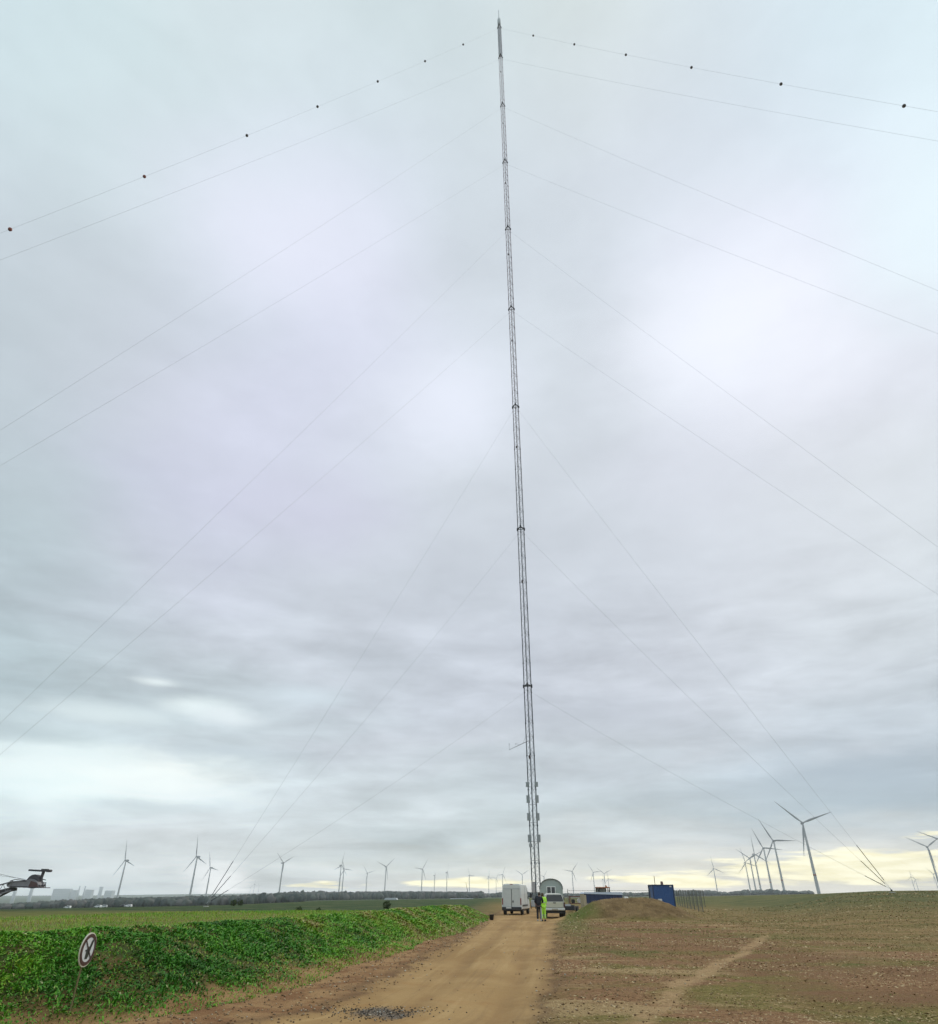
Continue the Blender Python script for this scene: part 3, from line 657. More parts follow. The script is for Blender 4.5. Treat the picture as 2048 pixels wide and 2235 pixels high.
# side boom with a short upright sensor
rt = P(1154, 1617, 119.4); zr = rt[2]; ep = P(1112, 1636.5, 119.4); k = (zr - 1.65) / (ep[2] - 1.65); ep = CAM + (ep - CAM) * k
rl, el_ = rt - np.array([MX, MY, MZ]), ep - np.array([MX, MY, MZ])
mb = MB(); mb.tube(rl, el_, .05, .03, 6); mid_ = rl * .72 + el_ * .28; mb.tube(mid_ + np.array([0, 0, 0]), rl + np.array([-.5, 0, .7]), .02, n=4)
bo = mb.build('sensor_boom', steel, mast)
mb = MB(); mb.tube(el_, el_ + np.array([0, 0, .95]), .022, n=6); mb.lathe([(.02, .95), (.07, 1.0), (.07, 1.08), (0, 1.12)], tuple(el_), n=8); mb.build('wind_sensor', steel, bo)
q1 = rl * .55 + el_ * .45; mb = MB(); mb.tube(q1, q1 + np.array([-.75, 0, .25]), .02, n=5); mb.tube(q1 + np.array([-.75, 0, .25]), q1 + np.array([-.75, 0, -.05]), .02, n=5); mb.build('stub_arm', steel, bo)

# guy wires
wire_m = mat('wire_rope', (.36, .38, .40), .5, .2, .1)
ball_m = mat('marker_orange', (.26, .055, .03), .45); ball_d = mat('marker_dark', (.07, .045, .04), .5)
GUY = {1: (50, .010), 2: (50, .010), 3: (50, 0.004), 4: (90, .006), 5: (91, .004), 6: (130, .006), 7: (130, .006), 8: (170, .012), 9: (172, .016)}
names = ['lowest', 'second lowest', 'third', 'fourth', 'fifth', 'sixth', 'seventh', 'second highest', 'topmost']
anchors = {}
for sgn, side in ((-1, 'left'), (1, 'right')):
    a = ca + sgn * rad(60)
    for l, (Rr, sag) in GUY.items():
        ax, ay = MX + math.cos(a) * Rr, MY + math.sin(a) * Rr; az_ = float(H(ax, ay)) + .35
        lg = LEG[2] if (LEG[2][0] < LEG[1][0]) == (side == 'left') else LEG[1]
        top = np.array([MX + lg[0] * 1.15, MY + lg[1] * 1.15, MZ + (mzl(l) - 1.2 if l < 9 else MH - 2.)]); end = np.array([ax, ay, az_])
        L_ = np.linalg.norm(end - top)
        def pt(s, top=top, end=end, L_=L_, sag=sag): p = top + (end - top) * s; p[2] -= 4 * sag * L_ * s * (1 - s); return p
        rw_ = .0125 + .000012 * L_
        mb = MB(); mb.path([pt(s) for s in np.linspace(0, 1, 28)], rw_, 5)
        lab = {9: 'topmost guy wire on the %s, strung with round markers'}.get(l, names[l - 1] + ' guy wire counted up the mast, running down to the %s') % side
        w = mb.build('guy_wire', wire_m); tag(w, lab, 'guy wire', 'guy wires of the mast')
        if l == 9:
            for k in range(1, 8):
                c = pt(([29, 56.6, 85.5, 115.9, 144.8, 177.7, 210.] if side == 'left' else [26, 54.3, 83.6, 113.6, 145.4, 177.8, 212.])[k - 1] / L_); mb = MB(); mb.lathe([(.02, -.40), (.17, -.35), (.32, -.17), (.36, 0), (.32, .17), (.17, .35), (.02, .40)], tuple(c), axis='z', n=14)
                mb.build('marker_ball', ball_m if (k >= 6 and side == 'left') else ball_d, w, True)
        # insulator fitting near the mast end, turnbuckle near the ground
        if l <= 5:
            p0, p1 = pt(.95), pt(.99); mb = MB(); mb.tube(p0, p1, .045, n=6); mb.build('turnbuckle', steel2, w)
        anchors.setdefault((side, Rr if Rr != 91 and Rr != 172 else Rr - (1 if Rr == 91 else 2)), (ax, ay))
for (side, Rr), (ax, ay) in anchors.items():
    if Rr != 50: continue
    z = float(H(ax, ay)); lab = 'concrete guy anchor in the grass where the three lowest %s wires end' % side
    r = empty('guy_anchor', (ax, ay, z), lab, 'anchor', 'guy anchors')
    mb = MB(); mb.rbox((0, 0, -.03), (.6, .6, .2), .05); mb.build('block', MATS['concrete'], r)
    mb = MB(); mb.box((0, 0, .24), (.08, .3, .2)); mb.tube((0, -.15, .2), (0, .15, .32), .03); mb.build('lug_plate', steel2, r)

# ------------------------------------------------------------------ wind turbines
tw_m = mat('turbine_white', (.40, .41, .41), .45, 0, .05, .2); tw_d = mat('turbine_grey', (.30, .31, .33), .45, 0, .05, .2); ring_m = mat('marking_red', (.30, .10, .06), .6)
def rotor_mb(n=10, Rb=52.):
    mb = MB(); R = []
    for i, r in enumerate(np.linspace(1.2, Rb, 12)):
        t = (r - 1.2) / (Rb - 1.2); chord = np.interp(t, [0, .06, .2, .6, 1], [1.9, 2.0, 3.7, 2.0, .5]); th = np.interp(t, [0, .1, .3, 1], [1.9, 1.4, .75, .12]); tw_ = rad(np.interp(t, [0, .2, 1], [18, 12, 0]))
        ring = []
        for k in range(n):
            a = 2 * math.pi * k / n; x, y = chord / 2 * math.cos(a) - chord * .12 * (t > .05), th / 2 * math.sin(a)
            ring.append((x * math.cos(tw_) - y * math.sin(tw_), x * math.sin(tw_) + y * math.cos(tw_) - 1.2 * t * t, r))
        R.append(ring)
    return mb.rings([list(reversed(r)) for r in R])
blade_me = rotor_mb().build('blade', tw_d, None, True).data
bpy.data.objects.remove(bpy.data.objects['blade'])
def mk(mb, nm, m_, sm=True):
    o = mb.build(nm, m_, None, sm); me = o.data; bpy.data.objects.remove(o); return me
HUB = 105.
tower_me = mk(MB().lathe([(2.9, -1), (2.75, 0), (2.35, 30), (1.95, 65), (1.5, HUB - 1.6), (1.4, HUB - 1.5)], n=20), 'tower', tw_m)
band_me = mk(MB().lathe([(2.62, 26.), (2.62, 28.4)], n=20).lathe([(1.85, 84), (1.85, 85.2)], n=20) if False else MB().lathe([(2.50, 26.), (2.48, 28.2)], n=20), 'marking_band', ring_m)
door_me = mk(MB().rbox((0, -2.72, 2.2), (1.2, .16, 2.4), .05), 'door', mat('door_grey', (.16, .17, .18)), False)
nac_me = mk(MB().rbox((0, 3.0, 0), (3.6, 10., 3.7), .7), 'nacelle', tw_d, False)
hub_me = mk(MB().lathe([(0, -4.9), (.9, -4.6), (1.6, -3.6), (1.8, -2.6), (1.7, -1.9)], axis='y', n=16), 'hub', tw_d)
def obj_of(me, nm, parent, loc=(0, 0, 0), rot=(0, 0, 0)):
    o = bpy.data.objects.new(nm, me); COL.objects.link(o); o.parent = parent; o.location = loc; o.rotation_euler = rot; return o
def turbine(hx, hy, ang, yaw, label, blades=True, band=False, scale=1.0, group='wind turbines on the horizon'):
    """hx, hy: surveyed hub bearing; ang: clock angle of the first blade (deg from up, clockwise in view); yaw: rotor facing, deg off the viewer"""
    v = P(hx, hy, 1.) - CAM; d = 1500.
    for _ in range(40): d = (HUB * scale + float(H(v[0] * d, d, False)) - 1.65) / v[2]
    X_, Y_ = v[0] * d, d; z = float(H(X_, Y_, False))
    r = empty('wind_turbine', (X_, Y_, z), label, 'wind turbine', group); r.scale = (scale,) * 3
    face = math.atan2(X_, Y_)                      # turn to face the camera, then yaw
    rz = -face + rad(yaw)
    obj_of(tower_me, 'tower', r, rot=(0, 0, rz))
    if band: obj_of(band_me, 'marking_band', r, rot=(0, 0, rz)); obj_of(door_me, 'door', r, rot=(0, 0, rz))
    if blades:
        n_ = obj_of(nac_me, 'nacelle', r, (0, 0, HUB), (0, 0, rz))
        h_ = obj_of(hub_me, 'hub', r, (0, 0, HUB), (0, 0, rz))
        for k in range(3):
            Mx = Matrix.Rotation(rz, 4, 'Z') @ Matrix.Translation((0, -3.3, 0)) @ Matrix.Rotation(rad(ang + 120 * k), 4, 'Y')
            o = obj_of(blade_me, 'blade', r); o.matrix_local = Matrix.Translation((0, 0, HUB)) @ Mx
    return r
TURB = [
 (1752, 1796.5, -48, 12, 'nearest and largest turbine, standing right of the row', 1),
 (1689, 1835, -27, -25, 'second nearest turbine of the right row, one blade pointing right', 1),
 (1667, 1851, -23, -25, 'third turbine of the right row, left of the second nearest', 1),
 (1646, 1864.6, -1, 30, 'turbine in the right row with one blade pointing straight up', 1),
 (1637, 1874, -57, 20, 'turbine in the right row with a blade reaching far left', 0),
 (1627, 1883.5, -14, 30, 'leftmost turbine of the overlapping right row', 0),
 (1558, 1896, -8, 20, 'lone turbine between the fence and the right row', 0),
 (2024.6, 1848.6, -63, 15, 'turbine at the right edge with its tower in view', 0),
 (2058, 1835, -66, 10, 'turbine beyond the right edge, only one blade tip showing', 0),
 (1989, 1914, 0, 30, 'left of three small far turbines near the right edge', 0),
 (1998, 1919, -30, 20, 'middle of three small far turbines near the right edge', 0),
 (2038, 1908, -45, 20, 'small turbine just left of the right edge', 0),
 (1249, 1902, -82, 15, 'turbine standing just right of the arched site hut', 0),
 (1295, 1904, -35, 20, 'turbine above the left end of the loader cab', 0),
 (1319, 1907, -55, 10, 'turbine rising directly above the loader cab', 0),
 (1316, 1919, 5, 60, 'tiny turbine beside the tower above the loader cab', 0),
 (1328, 1918, -12, 30, 'small turbine right above the loader cab roof', 0),
 (1187, 1913, 40, 40, 'turbine half hidden behind the arched site hut', 0),
 (1140, 1909, -60, 15, 'turbine rising from behind the white van', 0),
 (1097, 1909, 25, 40, 'turbine just left of the white van roof', 0),
 (1083, 1917, -85, 30, 'small turbine between two taller ones left of the van', 0),
 (1067, 1914, 0, 50, 'second turbine to the left of the van', 0),
 (1025, 1911, -30, 55, 'turbine over the yellow sky gap by the dark crane', 0),
 (976, 1904, 20, 75, 'thin turbine in the middle of the yellow sky gap', 0),
 (949, 1911, 60, 80, 'small turbine at the left end of the yellow gap', 0),
 (922, 1897, 35, 40, 'turbine right of the wood with a blade up to the right', 0),
 (843, 1892, 50, 35, 'turbine behind the bushy tree line with two raised blades', 0),
 (802, 1906, -45, 40, 'turbine left of the bushy tree line, blade to the left', 0),
 (745, 1889, 12, 55, 'taller of two turbines standing close together', 0),
 (751, 1897, 95, 40, 'shorter of two turbines standing close together', 0),
 (618, 1884, 65, 50, 'turbine in front of the lowest left guy wire', 0),
 (556, 1930, 0, 40, 'faint turbine in haze right of the wire feet', 0),
 (547.5, 1937, 30, 40, 'faintest turbine in haze by the wire feet', 0),
 (566, 1934, 70, 40, 'faint hazy turbine left of the turbine with raised blade', 0),
 (460.5, 1894, -20, -55, 'small turbine beside the white steam plume', 0),
 (431, 1870, -10, -55, 'tallest turbine at left with one blade straight up', 0),
 (275.5, 1878, -14, -58, 'leftmost complete turbine, beside the thin bare tower', 0)]
for hx, hy, a, yw, lab, bd in TURB: turbine(hx, hy, a, yw, lab, band=bool(bd))
turbine(219, 1922, 0, 0, 'taller bare tower without rotor near the power station', blades=False, scale=.55, group='unfinished turbine towers')
turbine(324.5, 1928, 0, 0, 'bare tower without rotor between two left turbines', blades=False, scale=.5, group='unfinished turbine towers')

# ------------------------------------------------------------------ power station in the haze, far left
con = mat('station_concrete', (.55, .58, .60), .9, 0, .1, .02)
def far_box(x0, x1, y, Y, depth, label, rooftop=()):
    a, b = P(x0, 1950, Y)[0], P(x1, 1950, Y)[0]; zt_ = P((x0 + x1) / 2, y, Y)[2]; z0 = float(H((a + b) / 2, Y, False)) - 5
    r = empty('power_station_block', ((a + b) / 2, Y, z0), label, 'building', 'power station in the far haze')
    MB().box((0, depth / 2, (zt_ - z0) / 2), (b - a, depth, zt_ - z0)).build('hall', con, r)
    mb = MB(); mb.box((0, depth / 2, zt_ - z0 + 2.), ((b - a) * .9, depth * .9, 4)); mb.build('roof', con, r)
    mb = MB()
    for k in range(3): mb.box((0, -1.5, (zt_ - z0) * (.35 + .2 * k)), ((b - a) * .94, 3, 3))
    mb.build('cladding_band', mat('station_band', (.42, .45, .48)), r)
def far_stack(x, y, Y, rr, label, cool=False):
    p = P(x, y, Y); z0 = float(H(p[0], Y, False)) - 5; h = p[2] - z0
    r = empty('cooling_tower' if cool else 'chimney', (p[0], Y, z0), label, 'cooling tower' if cool else 'chimney', 'power station in the far haze')
    if cool: MB().lathe([(rr, 0), (rr * .8, h * .4), (rr * .66, h * .75), (rr * .72, h)], n=28).build('shell', con, r, True)
    else: MB().lathe([(rr, 0), (rr * .7, h), (rr * .55, h + .5)], n=14).build('shaft', con, r, True)
    MB().lathe([(rr * .74 if cool else rr * .78, h * .97), (rr * .76 if cool else rr * .8, h)], n=20).build('rim', MATS['station_band'] if 'station_band' in MATS else con, r)
far_box(114, 151, 1941, 7300, 60, 'widest pale block of the far power station'); far_box(154, 167, 1944, 7300, 50, 'small pale block right of the widest station block')
far_box(185, 199, 1943, 7300, 50, 'pale station block right of the thin chimneys'); far_box(228, 244, 1945, 6500, 60, 'low grey block right of the rounded cooling tower')
far_stack(175, 1934, 7300, 8, 'left of two thin pale chimneys'); far_stack(187, 1934, 7300, 8, 'right of two thin pale chimneys')
far_stack(222, 1936, 6200, 20, 'dark rounded cooling tower beside the bare tower', True); far_stack(35, 1940, 3300, 9, 'left stub chimney below the crane boom'); far_stack(71, 1938, 3300, 9, 'right stub chimney below the crane boom')

# low far buildings and vehicles in the valley
shed_m = mat('pale_shed', (.55, .58, .60), .5)
def shed(x0, x1, y, Y, label):
    a, b = P(x0, y, Y)[0], P(x1, y, Y)[0]; p = P((x0 + x1) / 2, y, Y); r = empty('shed', (p[0], Y, p[2] - 4), label, 'shed', 'long pale sheds in the valley')
    MB().box((0, 6, 1.5), (b - a, 12, 3.)).build('wall', shed_m, r)
    MB().prism([(-(b - a) / 2 - .3, 3.02), ((b - a) / 2 + .3, 3.02), ((b - a) / 2 - .6, 4.4), (-(b - a) / 2 + .6, 4.4)], -.4, 12.4).build('roof', mat('shed_roof', (.42, .45, .48)), r)
shed(839, 866, 1961.5, 640, 'short pale shed in front of the bushy wood'); shed(981, 1035, 1963, 520, 'long pale shed beyond the end of the bank')

rubber = mat('rubber', (.02, .02, .02), .85); rim_m = mat('rim', (.25, .25, .26), .4, .5); glass = mat('tinted_glass', (.02, .025, .03), .12, 0, .1, 2., spec=.7)
black_p = mat('black_plastic', (.025, .025, .028), .6); tail_m = mat('tail_lamp', (.22, .02, .02), .25); chrome = mat('plate_white', (.6, .6, .58), .4)
def wheel(parent, x, y, r, w):
    t = MB().lathe([(r * .62, -w / 2), (r * .9, -w / 2), (r, -w * .35), (r, w * .35), (r * .9, w / 2), (r * .62, w / 2)], (0, 0, 0), 'x', 22).build('wheel', rubber, parent, True)
    t.location = (x, y, r)
    MB().lathe([(.0, -w * .46), (r * .3, -w * .46), (r * .62, -w * .38), (r * .62, w * .38), (r * .3, w * .46), (0, w * .46)], (0, 0, 0), 'x', 18).build('rim', rim_m, t)
    return t
def section(zb, zs, zm, zt_, wb, ws, wm, wt):
    """closed cross section x,z (right half mirrored)"""
    h = [(wb * .88, zb), (wb, zb + .10), (ws, zs), (wm, zm), (wt, zt_ - .10), (wt * .86, zt_ - .02), (wt * .45, zt_)]
    return h + [(-x, z) for x, z in reversed(h)]
def loft(secs):
    mb = MB(); mb.rings([[(x, y, z) for x, z in s] for y, s in secs]); return mb

def far_car(px, py, Y, label, body_c, rz):
    p = P(px, py, Y); z = float(H(p[0], Y, False)); r = empty('parked_car', (p[0], Y, z), label, 'car', 'vehicles parked in the valley', rad(rz))
    loft([(-2.1, section(.3, .6, .8, .95, .75, .8, .8, .7)), (-1.9, section(.25, .7, 1.3, 1.45, .8, .85, .75, .62)), (.3, section(.25, .7, 1.3, 1.5, .8, .85, .75, .62)), (1.2, section(.25, .6, .85, 1.0, .8, .85, .82, .72)), (2.1, section(.3, .5, .6, .75, .75, .8, .78, .65))]).build('body', mat('paint_%d' % int(body_c[0] * 100), body_c, .3), r, False)
    MB().box((.77, -.7, 1.15), (.06, 2.2, .4)).box((-.77, -.7, 1.15), (.06, 2.2, .4)).build('window', glass, r)
    for x in (-.78, .78):
        for y in (-1.3, 1.35): wheel(r, x, y, .32, .2)
far_car(147, 1982, 470, 'small white car alone at the field edge far left', (.7, .72, .72), 80)
far_car(213, 1982, 440, 'left one of two white cars parked close together', (.7, .72, .72), 75)
far_car(225, 1982, 450, 'right one of two white cars parked close together', (.6, .62, .62), 100)
far_car(279, 1982, 440, 'white car beside the dark one in the valley', (.72, .72, .73), 85)
far_car(268, 1982, 450, 'dark car behind the white one in the valley', (.04, .04, .045), 60)

# ------------------------------------------------------------------ white van
white = mat('van_white', (.60, .61, .59), .35, 0, .12, 2.5); seam = mat('panel_seam', (.13, .13, .13), .6)
vx = P(1120.5, 1990, 73)[0]; vz = float(H(vx, 75)) 
van = empty('delivery_van', (vx + .55, 76.0, vz), 'white high-roof delivery van seen from behind on the dirt road', 'van', rz=rad(-13))
full = section(.42, .95, 1.75, 2.62, .98, 1.0, .97, .86)
loft([(-2.92, section(.46, .95, 1.72, 2.52, .93, .95, .92, .80)), (-2.86, full), (1.1, full), (1.45, section(.42, .95, 1.70, 2.50, .98, 1.0, .95, .80)), (2.05, section(.42, .95, 1.45, 1.85, .97, .99, .93, .80)), (2.35, section(.42, .85, 1.12, 1.32, .96, .98, .95, .82)), (2.95, section(.45, .7, .9, 1.02, .86, .9, .86, .7))]).build('body', white, van)
for s in (-1, 1):
    d = MB().rbox((s * .42, -2.955, 1.36), (.80, .05, 1.62), .02).build('rear_door', mat('van_door_grey', (.52, .53, .51), .4), van)
    if s > 0: MB().box((-.28, -.0, 0), (.1, .05, .18)).build('handle', black_p, d).location = (s * .42, -2.99, 1.12)
    MB().rbox((s * .9, -2.93, 1.12), (.09, .08, .55), .02).build('tail_light', tail_m, van)
MB().box((0, -2.962, 1.36), (.025, .06, 1.6)).box((0, -2.95, 2.19), (1.66, .03, .02)).build('door_seam', seam, van)
MB().rbox((0, -2.99, .52), (1.9, .22, .30), .04).build('rear_bumper', black_p, van)
MB().box((-.28, -3.11, .60), (.52, .02, .11)).build('number_plate', chrome, van)
MB().rbox((0, -2.9, 2.56), (.3, .08, .05), .02).build('third_brake_light', tail_m, van)
for s in (-1, 1):
    a_ = MB().rbox((s * 1.22, 1.75, 1.62), (.22, .14, .42), .04).build('mirror', black_p, van)
    MB().tube((s * .95, 1.75, 1.5), (s * 1.2, 1.75, 1.5), .03).build('mirror_arm', black_p, a_)
    MB().prism([(0, 0), (.01, 0), (.01, .01)], 0, .01) 
    mb = MB(); mb.add([(s * .995, 1.0, 1.3), (s * .985, 1.9, 1.3), (s * .935, 1.45, 1.95), (s * .95, 1.0, 2.0)], [(0, 1, 2, 3), (3, 2, 1, 0)]); mb.build('side_window', glass, van)
    MB().box((s * 1.0, -.9, .78), (.05, 3.2, .14)).build('rubbing_strip', black_p, van)
MB().box((1.0, -.9, 1.5), (.014, .03, 1.6)).box((1.0, .85, 1.5), (.014, .03, 1.6)).build('side_door_seam', seam, van)
mb = MB(); mb.add([(-.82, 1.47, 2.42), (.82, 1.47, 2.42), (.88, 2.31, 1.38), (-.88, 2.31, 1.38)], [(0, 1, 2, 3), (3, 2, 1, 0)]); mb.v = [(x, y + .03, z + .03) for x, y, z in mb.v]; mb.build('windscreen', glass, van)
MB().box((0, 0, .38), (1.5, 5.2, .16)).build('underbody', black_p, van)
for x in (-.84, .84):
    for y in (-1.95, 1.9): wheel(van, x, y, .36, .25)

# ------------------------------------------------------------------ pale off-roader
cream = mat('suv_white', (.56, .55, .50), .38, 0, .08, 2.)
sx_ = P(1213.5, 1990, 65)[0]; sz_ = float(H(sx_, 66))
suv = empty('pickup_truck', (sx_, 66.9, sz_), 'pale pickup with canopy seen from behind, parked by the mound', 'pickup', rz=rad(-3))
loft([(-2.3, section(.62, .95, 1.12, 1.22, .84, .88, .86, .80)), (-2.22, section(.55, .95, 1.2, 1.80, .86, .90, .84, .70)), (-.1, section(.5, .95, 1.2, 1.84, .86, .90, .85, .71)), (.9, section(.5, .95, 1.2, 1.80, .86, .90, .85, .70)), (1.35, section(.5, .9, 1.08, 1.20, .86, .90, .86, .78)), (2.4, section(.55, .8, .98, 1.08, .8, .86, .82, .7))]).build('body', cream, suv)
mb = MB(); mb.add([(-.78, -2.285, 1.23), (.78, -2.285, 1.23), (.62, -2.235, 1.72), (-.62, -2.235, 1.72)], [(0, 1, 2, 3)]); mb.v = [(x, y - .025, z) for x, y, z in mb.v]; mb.build('rear_window', mat('rear_glass', (.05, .05, .052), .2), suv)
MB().rbox((0, -2.33, .99), (1.42, .06, .40), .02).build('tailgate', mat('tailgate_dusty', (.50, .48, .38), .55), suv)
MB().rbox((0, -2.37, 1.13), (.26, .04, .06), .01).build('tailgate_handle', black_p, suv)
for s in (-1, 1):
    MB().rbox((s * .83, -2.30, .98), (.12, .12, .40), .02).build('tail_light', mat('tail_dark', (.07, .02, .02), .3), suv)
    MB().rbox((s * .96, .95, 1.22), (.2, .1, .16), .03).build('mirror', black_p, suv)
    MB().box((s * .865, -.9, 1.48), (.03, 2.2, .34)).build('side_window', glass, suv)
MB().rbox((0, -2.42, .66), (1.7, .16, .15), .03).build('rear_bumper', chrome, suv)
MB().box((0, -2.52, .66), (.5, .03, .11)).build('number_plate', mat('plate_dull', (.35, .32, .25)), suv)
MB().box((0, 0, .48), (1.5, 4.5, .22)).build('chassis', black_p, suv)
mb = MB(); mb.add([(-.66, .93, 1.74), (.66, .93, 1.74), (.78, 1.36, 1.22), (-.78, 1.36, 1.22)], [(0, 3, 2, 1)]); mb.v = [(x, y + .03, z + .02) for x, y, z in mb.v]; mb.build('windscreen', glass, suv)
for x in (-.76, .76):
    for y in (-1.45, 1.5): wheel(suv, x, y, .39, .27)
    MB().rbox((x * 1.02, -2.06, .45), (.3, .03, .34), .01).build('mud_flap', rubber, suv)

# ------------------------------------------------------------------ people
def skin_mesh(name, pts, edges, radii, material, parent=None, root=0, sub=2):
    me = bpy.data.meshes.new(name); me.from_pydata([tuple(p) for p in pts], edges, []); o = bpy.data.objects.new(name, me); COL.objects.link(o)
    me.materials.append(material); md = o.modifiers.new('skin', 'SKIN'); md.use_smooth_shade = True
    for i, r in enumerate(radii):
        sv = me.skin_vertices[0].data[i]; sv.radius = r if isinstance(r, tuple) else (r, r); sv.use_root = i == root
    sb = o.modifiers.new('sub', 'SUBSURF'); sb.levels = sub; sb.render_levels = sub
    if parent: o.parent = parent
    return o
skin_c = mat('skin', (.42, .24, .17), .6)
def person(name_label, loc, rz, J, top_m, leg_m, hair_m, shoe_m, group='people talking beside the pickup'):
    """J: joints in body space (x right, y forward, z up)"""
    V_ = []; E_ = []; R_s = []
    def add(p, r, par=None):
        V_.append(p); R_s.append(r)
        if par is not None: E_.append((par, len(V_) - 1))
        return len(V_) - 1
    pel = add(J['pelvis'], (.10, .08)); wa = add(J['waist'], (.095, .075), pel); ch = add(J['chest'], (.155, .105), wa); nk = add(J['neck'], .05, ch); jw = add(J['jaw'], (.062, .07), nk); hd = add(J['head'], (.078, .095), jw); add(J['crown'], (.05, .06), hd)
    for s in ('l', 'r'):
        sh = add(J['sh' + s], .055, ch); eb = add(J['el' + s], .04, sh); wr = add(J['wr' + s], .026, eb)
        w_, e_ = np.array(J['wr' + s]), np.array(J['el' + s]); d = (w_ - e_) / np.linalg.norm(w_ - e_); side = np.cross(d, (0, 0, 1.)); side /= np.linalg.norm(side) + 1e-9; nrm = np.cross(side, d)
        pm = add(tuple(w_ + d * .07), (.038, .018), wr)
        hip = add(J['hi' + s], .072, pel); kn = add(J['kn' + s], .058, hip); an = add(J['an' + s], .038, kn); add(tuple(np.array(J['an' + s]) + np.array([0, .12, -.06])), (.04, .03), an)
    body = skin_mesh('person', V_, E_, R_s, skin_c); body.location = loc; body.rotation_euler = (0, 0, rz); tag(body, name_label, 'person', group)
    for s in ('l', 'r'):                           # fingers: four of unequal length and a thumb, slightly curled
        w_, e_ = np.array(J['wr' + s]), np.array(J['el' + s]); d = (w_ - e_) / np.linalg.norm(w_ - e_); side = np.cross(d, (0, 0, 1.)); side /= np.linalg.norm(side) + 1e-9; nrm = np.cross(side, d)
        mb = MB()
        for k, ln in enumerate((.06, .075, .07, .055)):
            b0 = w_ + d * .09 + side * (.03 - .02 * k); mb.path([b0, b0 + d * ln * .5 - nrm * .006, b0 + d * ln * .9 - nrm * .03], [.009, .0085, .006], 6)
        b0 = w_ + d * .03 + side * .03; mb.path([b0, b0 + side * .03 + d * .03, b0 + side * .035 + d * .06 - nrm * .01], [.011, .010, .007], 6)
        mb.build('fingers', skin_c, body, True)
    # face: nose, eyes, mouth, ears
    h_ = np.array(J['head']); f_ = np.array(J.get('face', (0, 1, 0)), float); f_ /= np.linalg.norm(f_); sd_ = np.cross(f_, (0, 0, 1.))
    mb = MB(); mb.path([h_ + f_ * .09, h_ + f_ * .115 - np.array([0, 0, .035])], [.008, .016], 6)
    for s in (-1, 1): mb.lathe([(.0, -.03), (.018, -.02), (.018, .02), (0, .03)], tuple(h_ + sd_ * s * .085), n=8)
    mb.build('nose_and_ears', skin_c, body, True)
    mb = MB()
    for s in (-1, 1): mb.lathe([(0, -.008), (.011, 0), (0, .008)], tuple(h_ + f_ * .088 + sd_ * s * .032 + np.array([0, 0, .012])), n=8)
    mb.path([h_ + f_ * .088 + sd_ * .02 - np.array([0, 0, .065]), h_ + f_ * .088 - sd_ * .02 - np.array([0, 0, .065])], .005, 5)
    mb.build('eyes_and_mouth', mat('dark_eye', (.03, .02, .02)), body, True)
    # hair cap
    mb = MB(); mb.lathe([(.001, .115), (.06, .10), (.098, .055), (.108, .0), (.10, -.06), (.08, -.11)], tuple(h_ - f_ * .03 + np.array([0, 0, .02])), n=16); mb.build('hair', hair_m, body, True)
    # jacket
    V_, E_, R_s = [], [], []
    p0 = add(tuple(np.array(J['pelvis']) + np.array([0, 0, -.10])), (.19, .15)); p1 = add(J['waist'], (.195, .145), p0); p2 = add(J['chest'], (.215, .155), p1); add(tuple(np.array(J['neck']) * .75 + np.array(J['chest']) * .25), .085, p2)
    for s in ('l', 'r'):
        a = add(J['sh' + s], .10, p2); b = add(J['el' + s], .08, a); w_ = np.array(J['wr' + s]); e_ = np.array(J['el' + s]); add(tuple(e_ + (w_ - e_) * .97), .048, b)
    skin_mesh('jacket', V_, E_, R_s, top_m, body)
    V_, E_, R_s = [], [], []
    p0 = add(tuple(np.array(J['pelvis']) + np.array([0, 0, .04])), (.175, .145))
    for s in ('l', 'r'):
        a = add(J['hi' + s], .118, p0); b = add(J['kn' + s], .083, a); add(tuple(np.array(J['an' + s]) + np.array([0, 0, .03])), .072, b)
    skin_mesh('trousers', V_, E_, R_s, leg_m, body)
    for s in ('l', 'r'):
        a = np.array(J['an' + s]); MB().rbox((a[0], a[1] + .06, .05), (.11, .30, .10), .035).build('shoe', shoe_m, body)
    return body
blackc = mat('black_cloth', (.014, .015, .02), .85); navy = mat('navy_jacket', (.011, .013, .02), .85)
hiv = mat('hi_vis_yellow', (.50, .95, .08), .65, 0, .12, 9.); grey_h = mat('dark_hair', (.05, .035, .028), .7); shoe_b = mat('black_boot', (.02, .02, .02), .6); shoe_w = mat('pale_trainer', (.45, .44, .42), .6)
J1 = dict(pelvis=(0, 0, .98), waist=(.0, .03, 1.14), chest=(.03, .10, 1.38), neck=(.05, .16, 1.53), jaw=(.07, .20, 1.60), head=(.08, .22, 1.67), crown=(.08, .22, 1.77), face=(.7, .75, -.1),
    shl=(-.17, .10, 1.45), ell=(-.27, .10, 1.18), wrl=(-.10, .26, 1.05), shr=(.22, .12, 1.45), elr=(.30, .22, 1.20), wrr=(.22, .42, 1.12),
    hil=(-.09, 0, .92), knl=(-.10, .02, .50), anl=(-.11, -.02, .09), hir=(.09, 0, .92), knr=(.11, .02, .50), anr=(.12, -.02, .09))
p = P(1177.5, 2006, 54.5); p1z = float(H(p[0], 54.5))
per1 = person('person in black jacket and striped black track trousers, back turned', (p[0], 54.5, p1z), rad(-8), J1, navy, blackc, grey_h, shoe_w)
mb = MB(); mb.path([(.165, -.04, .90), (.19, -.045, .5), (.195, -.07, .13)], .016, 5); mb.path([(.13, -.105, .88), (.135, -.085, .5), (.13, -.10, .12)], .014, 5); mb.build('trouser_stripe', mat('white_stripe', (.7, .7, .7)), per1)
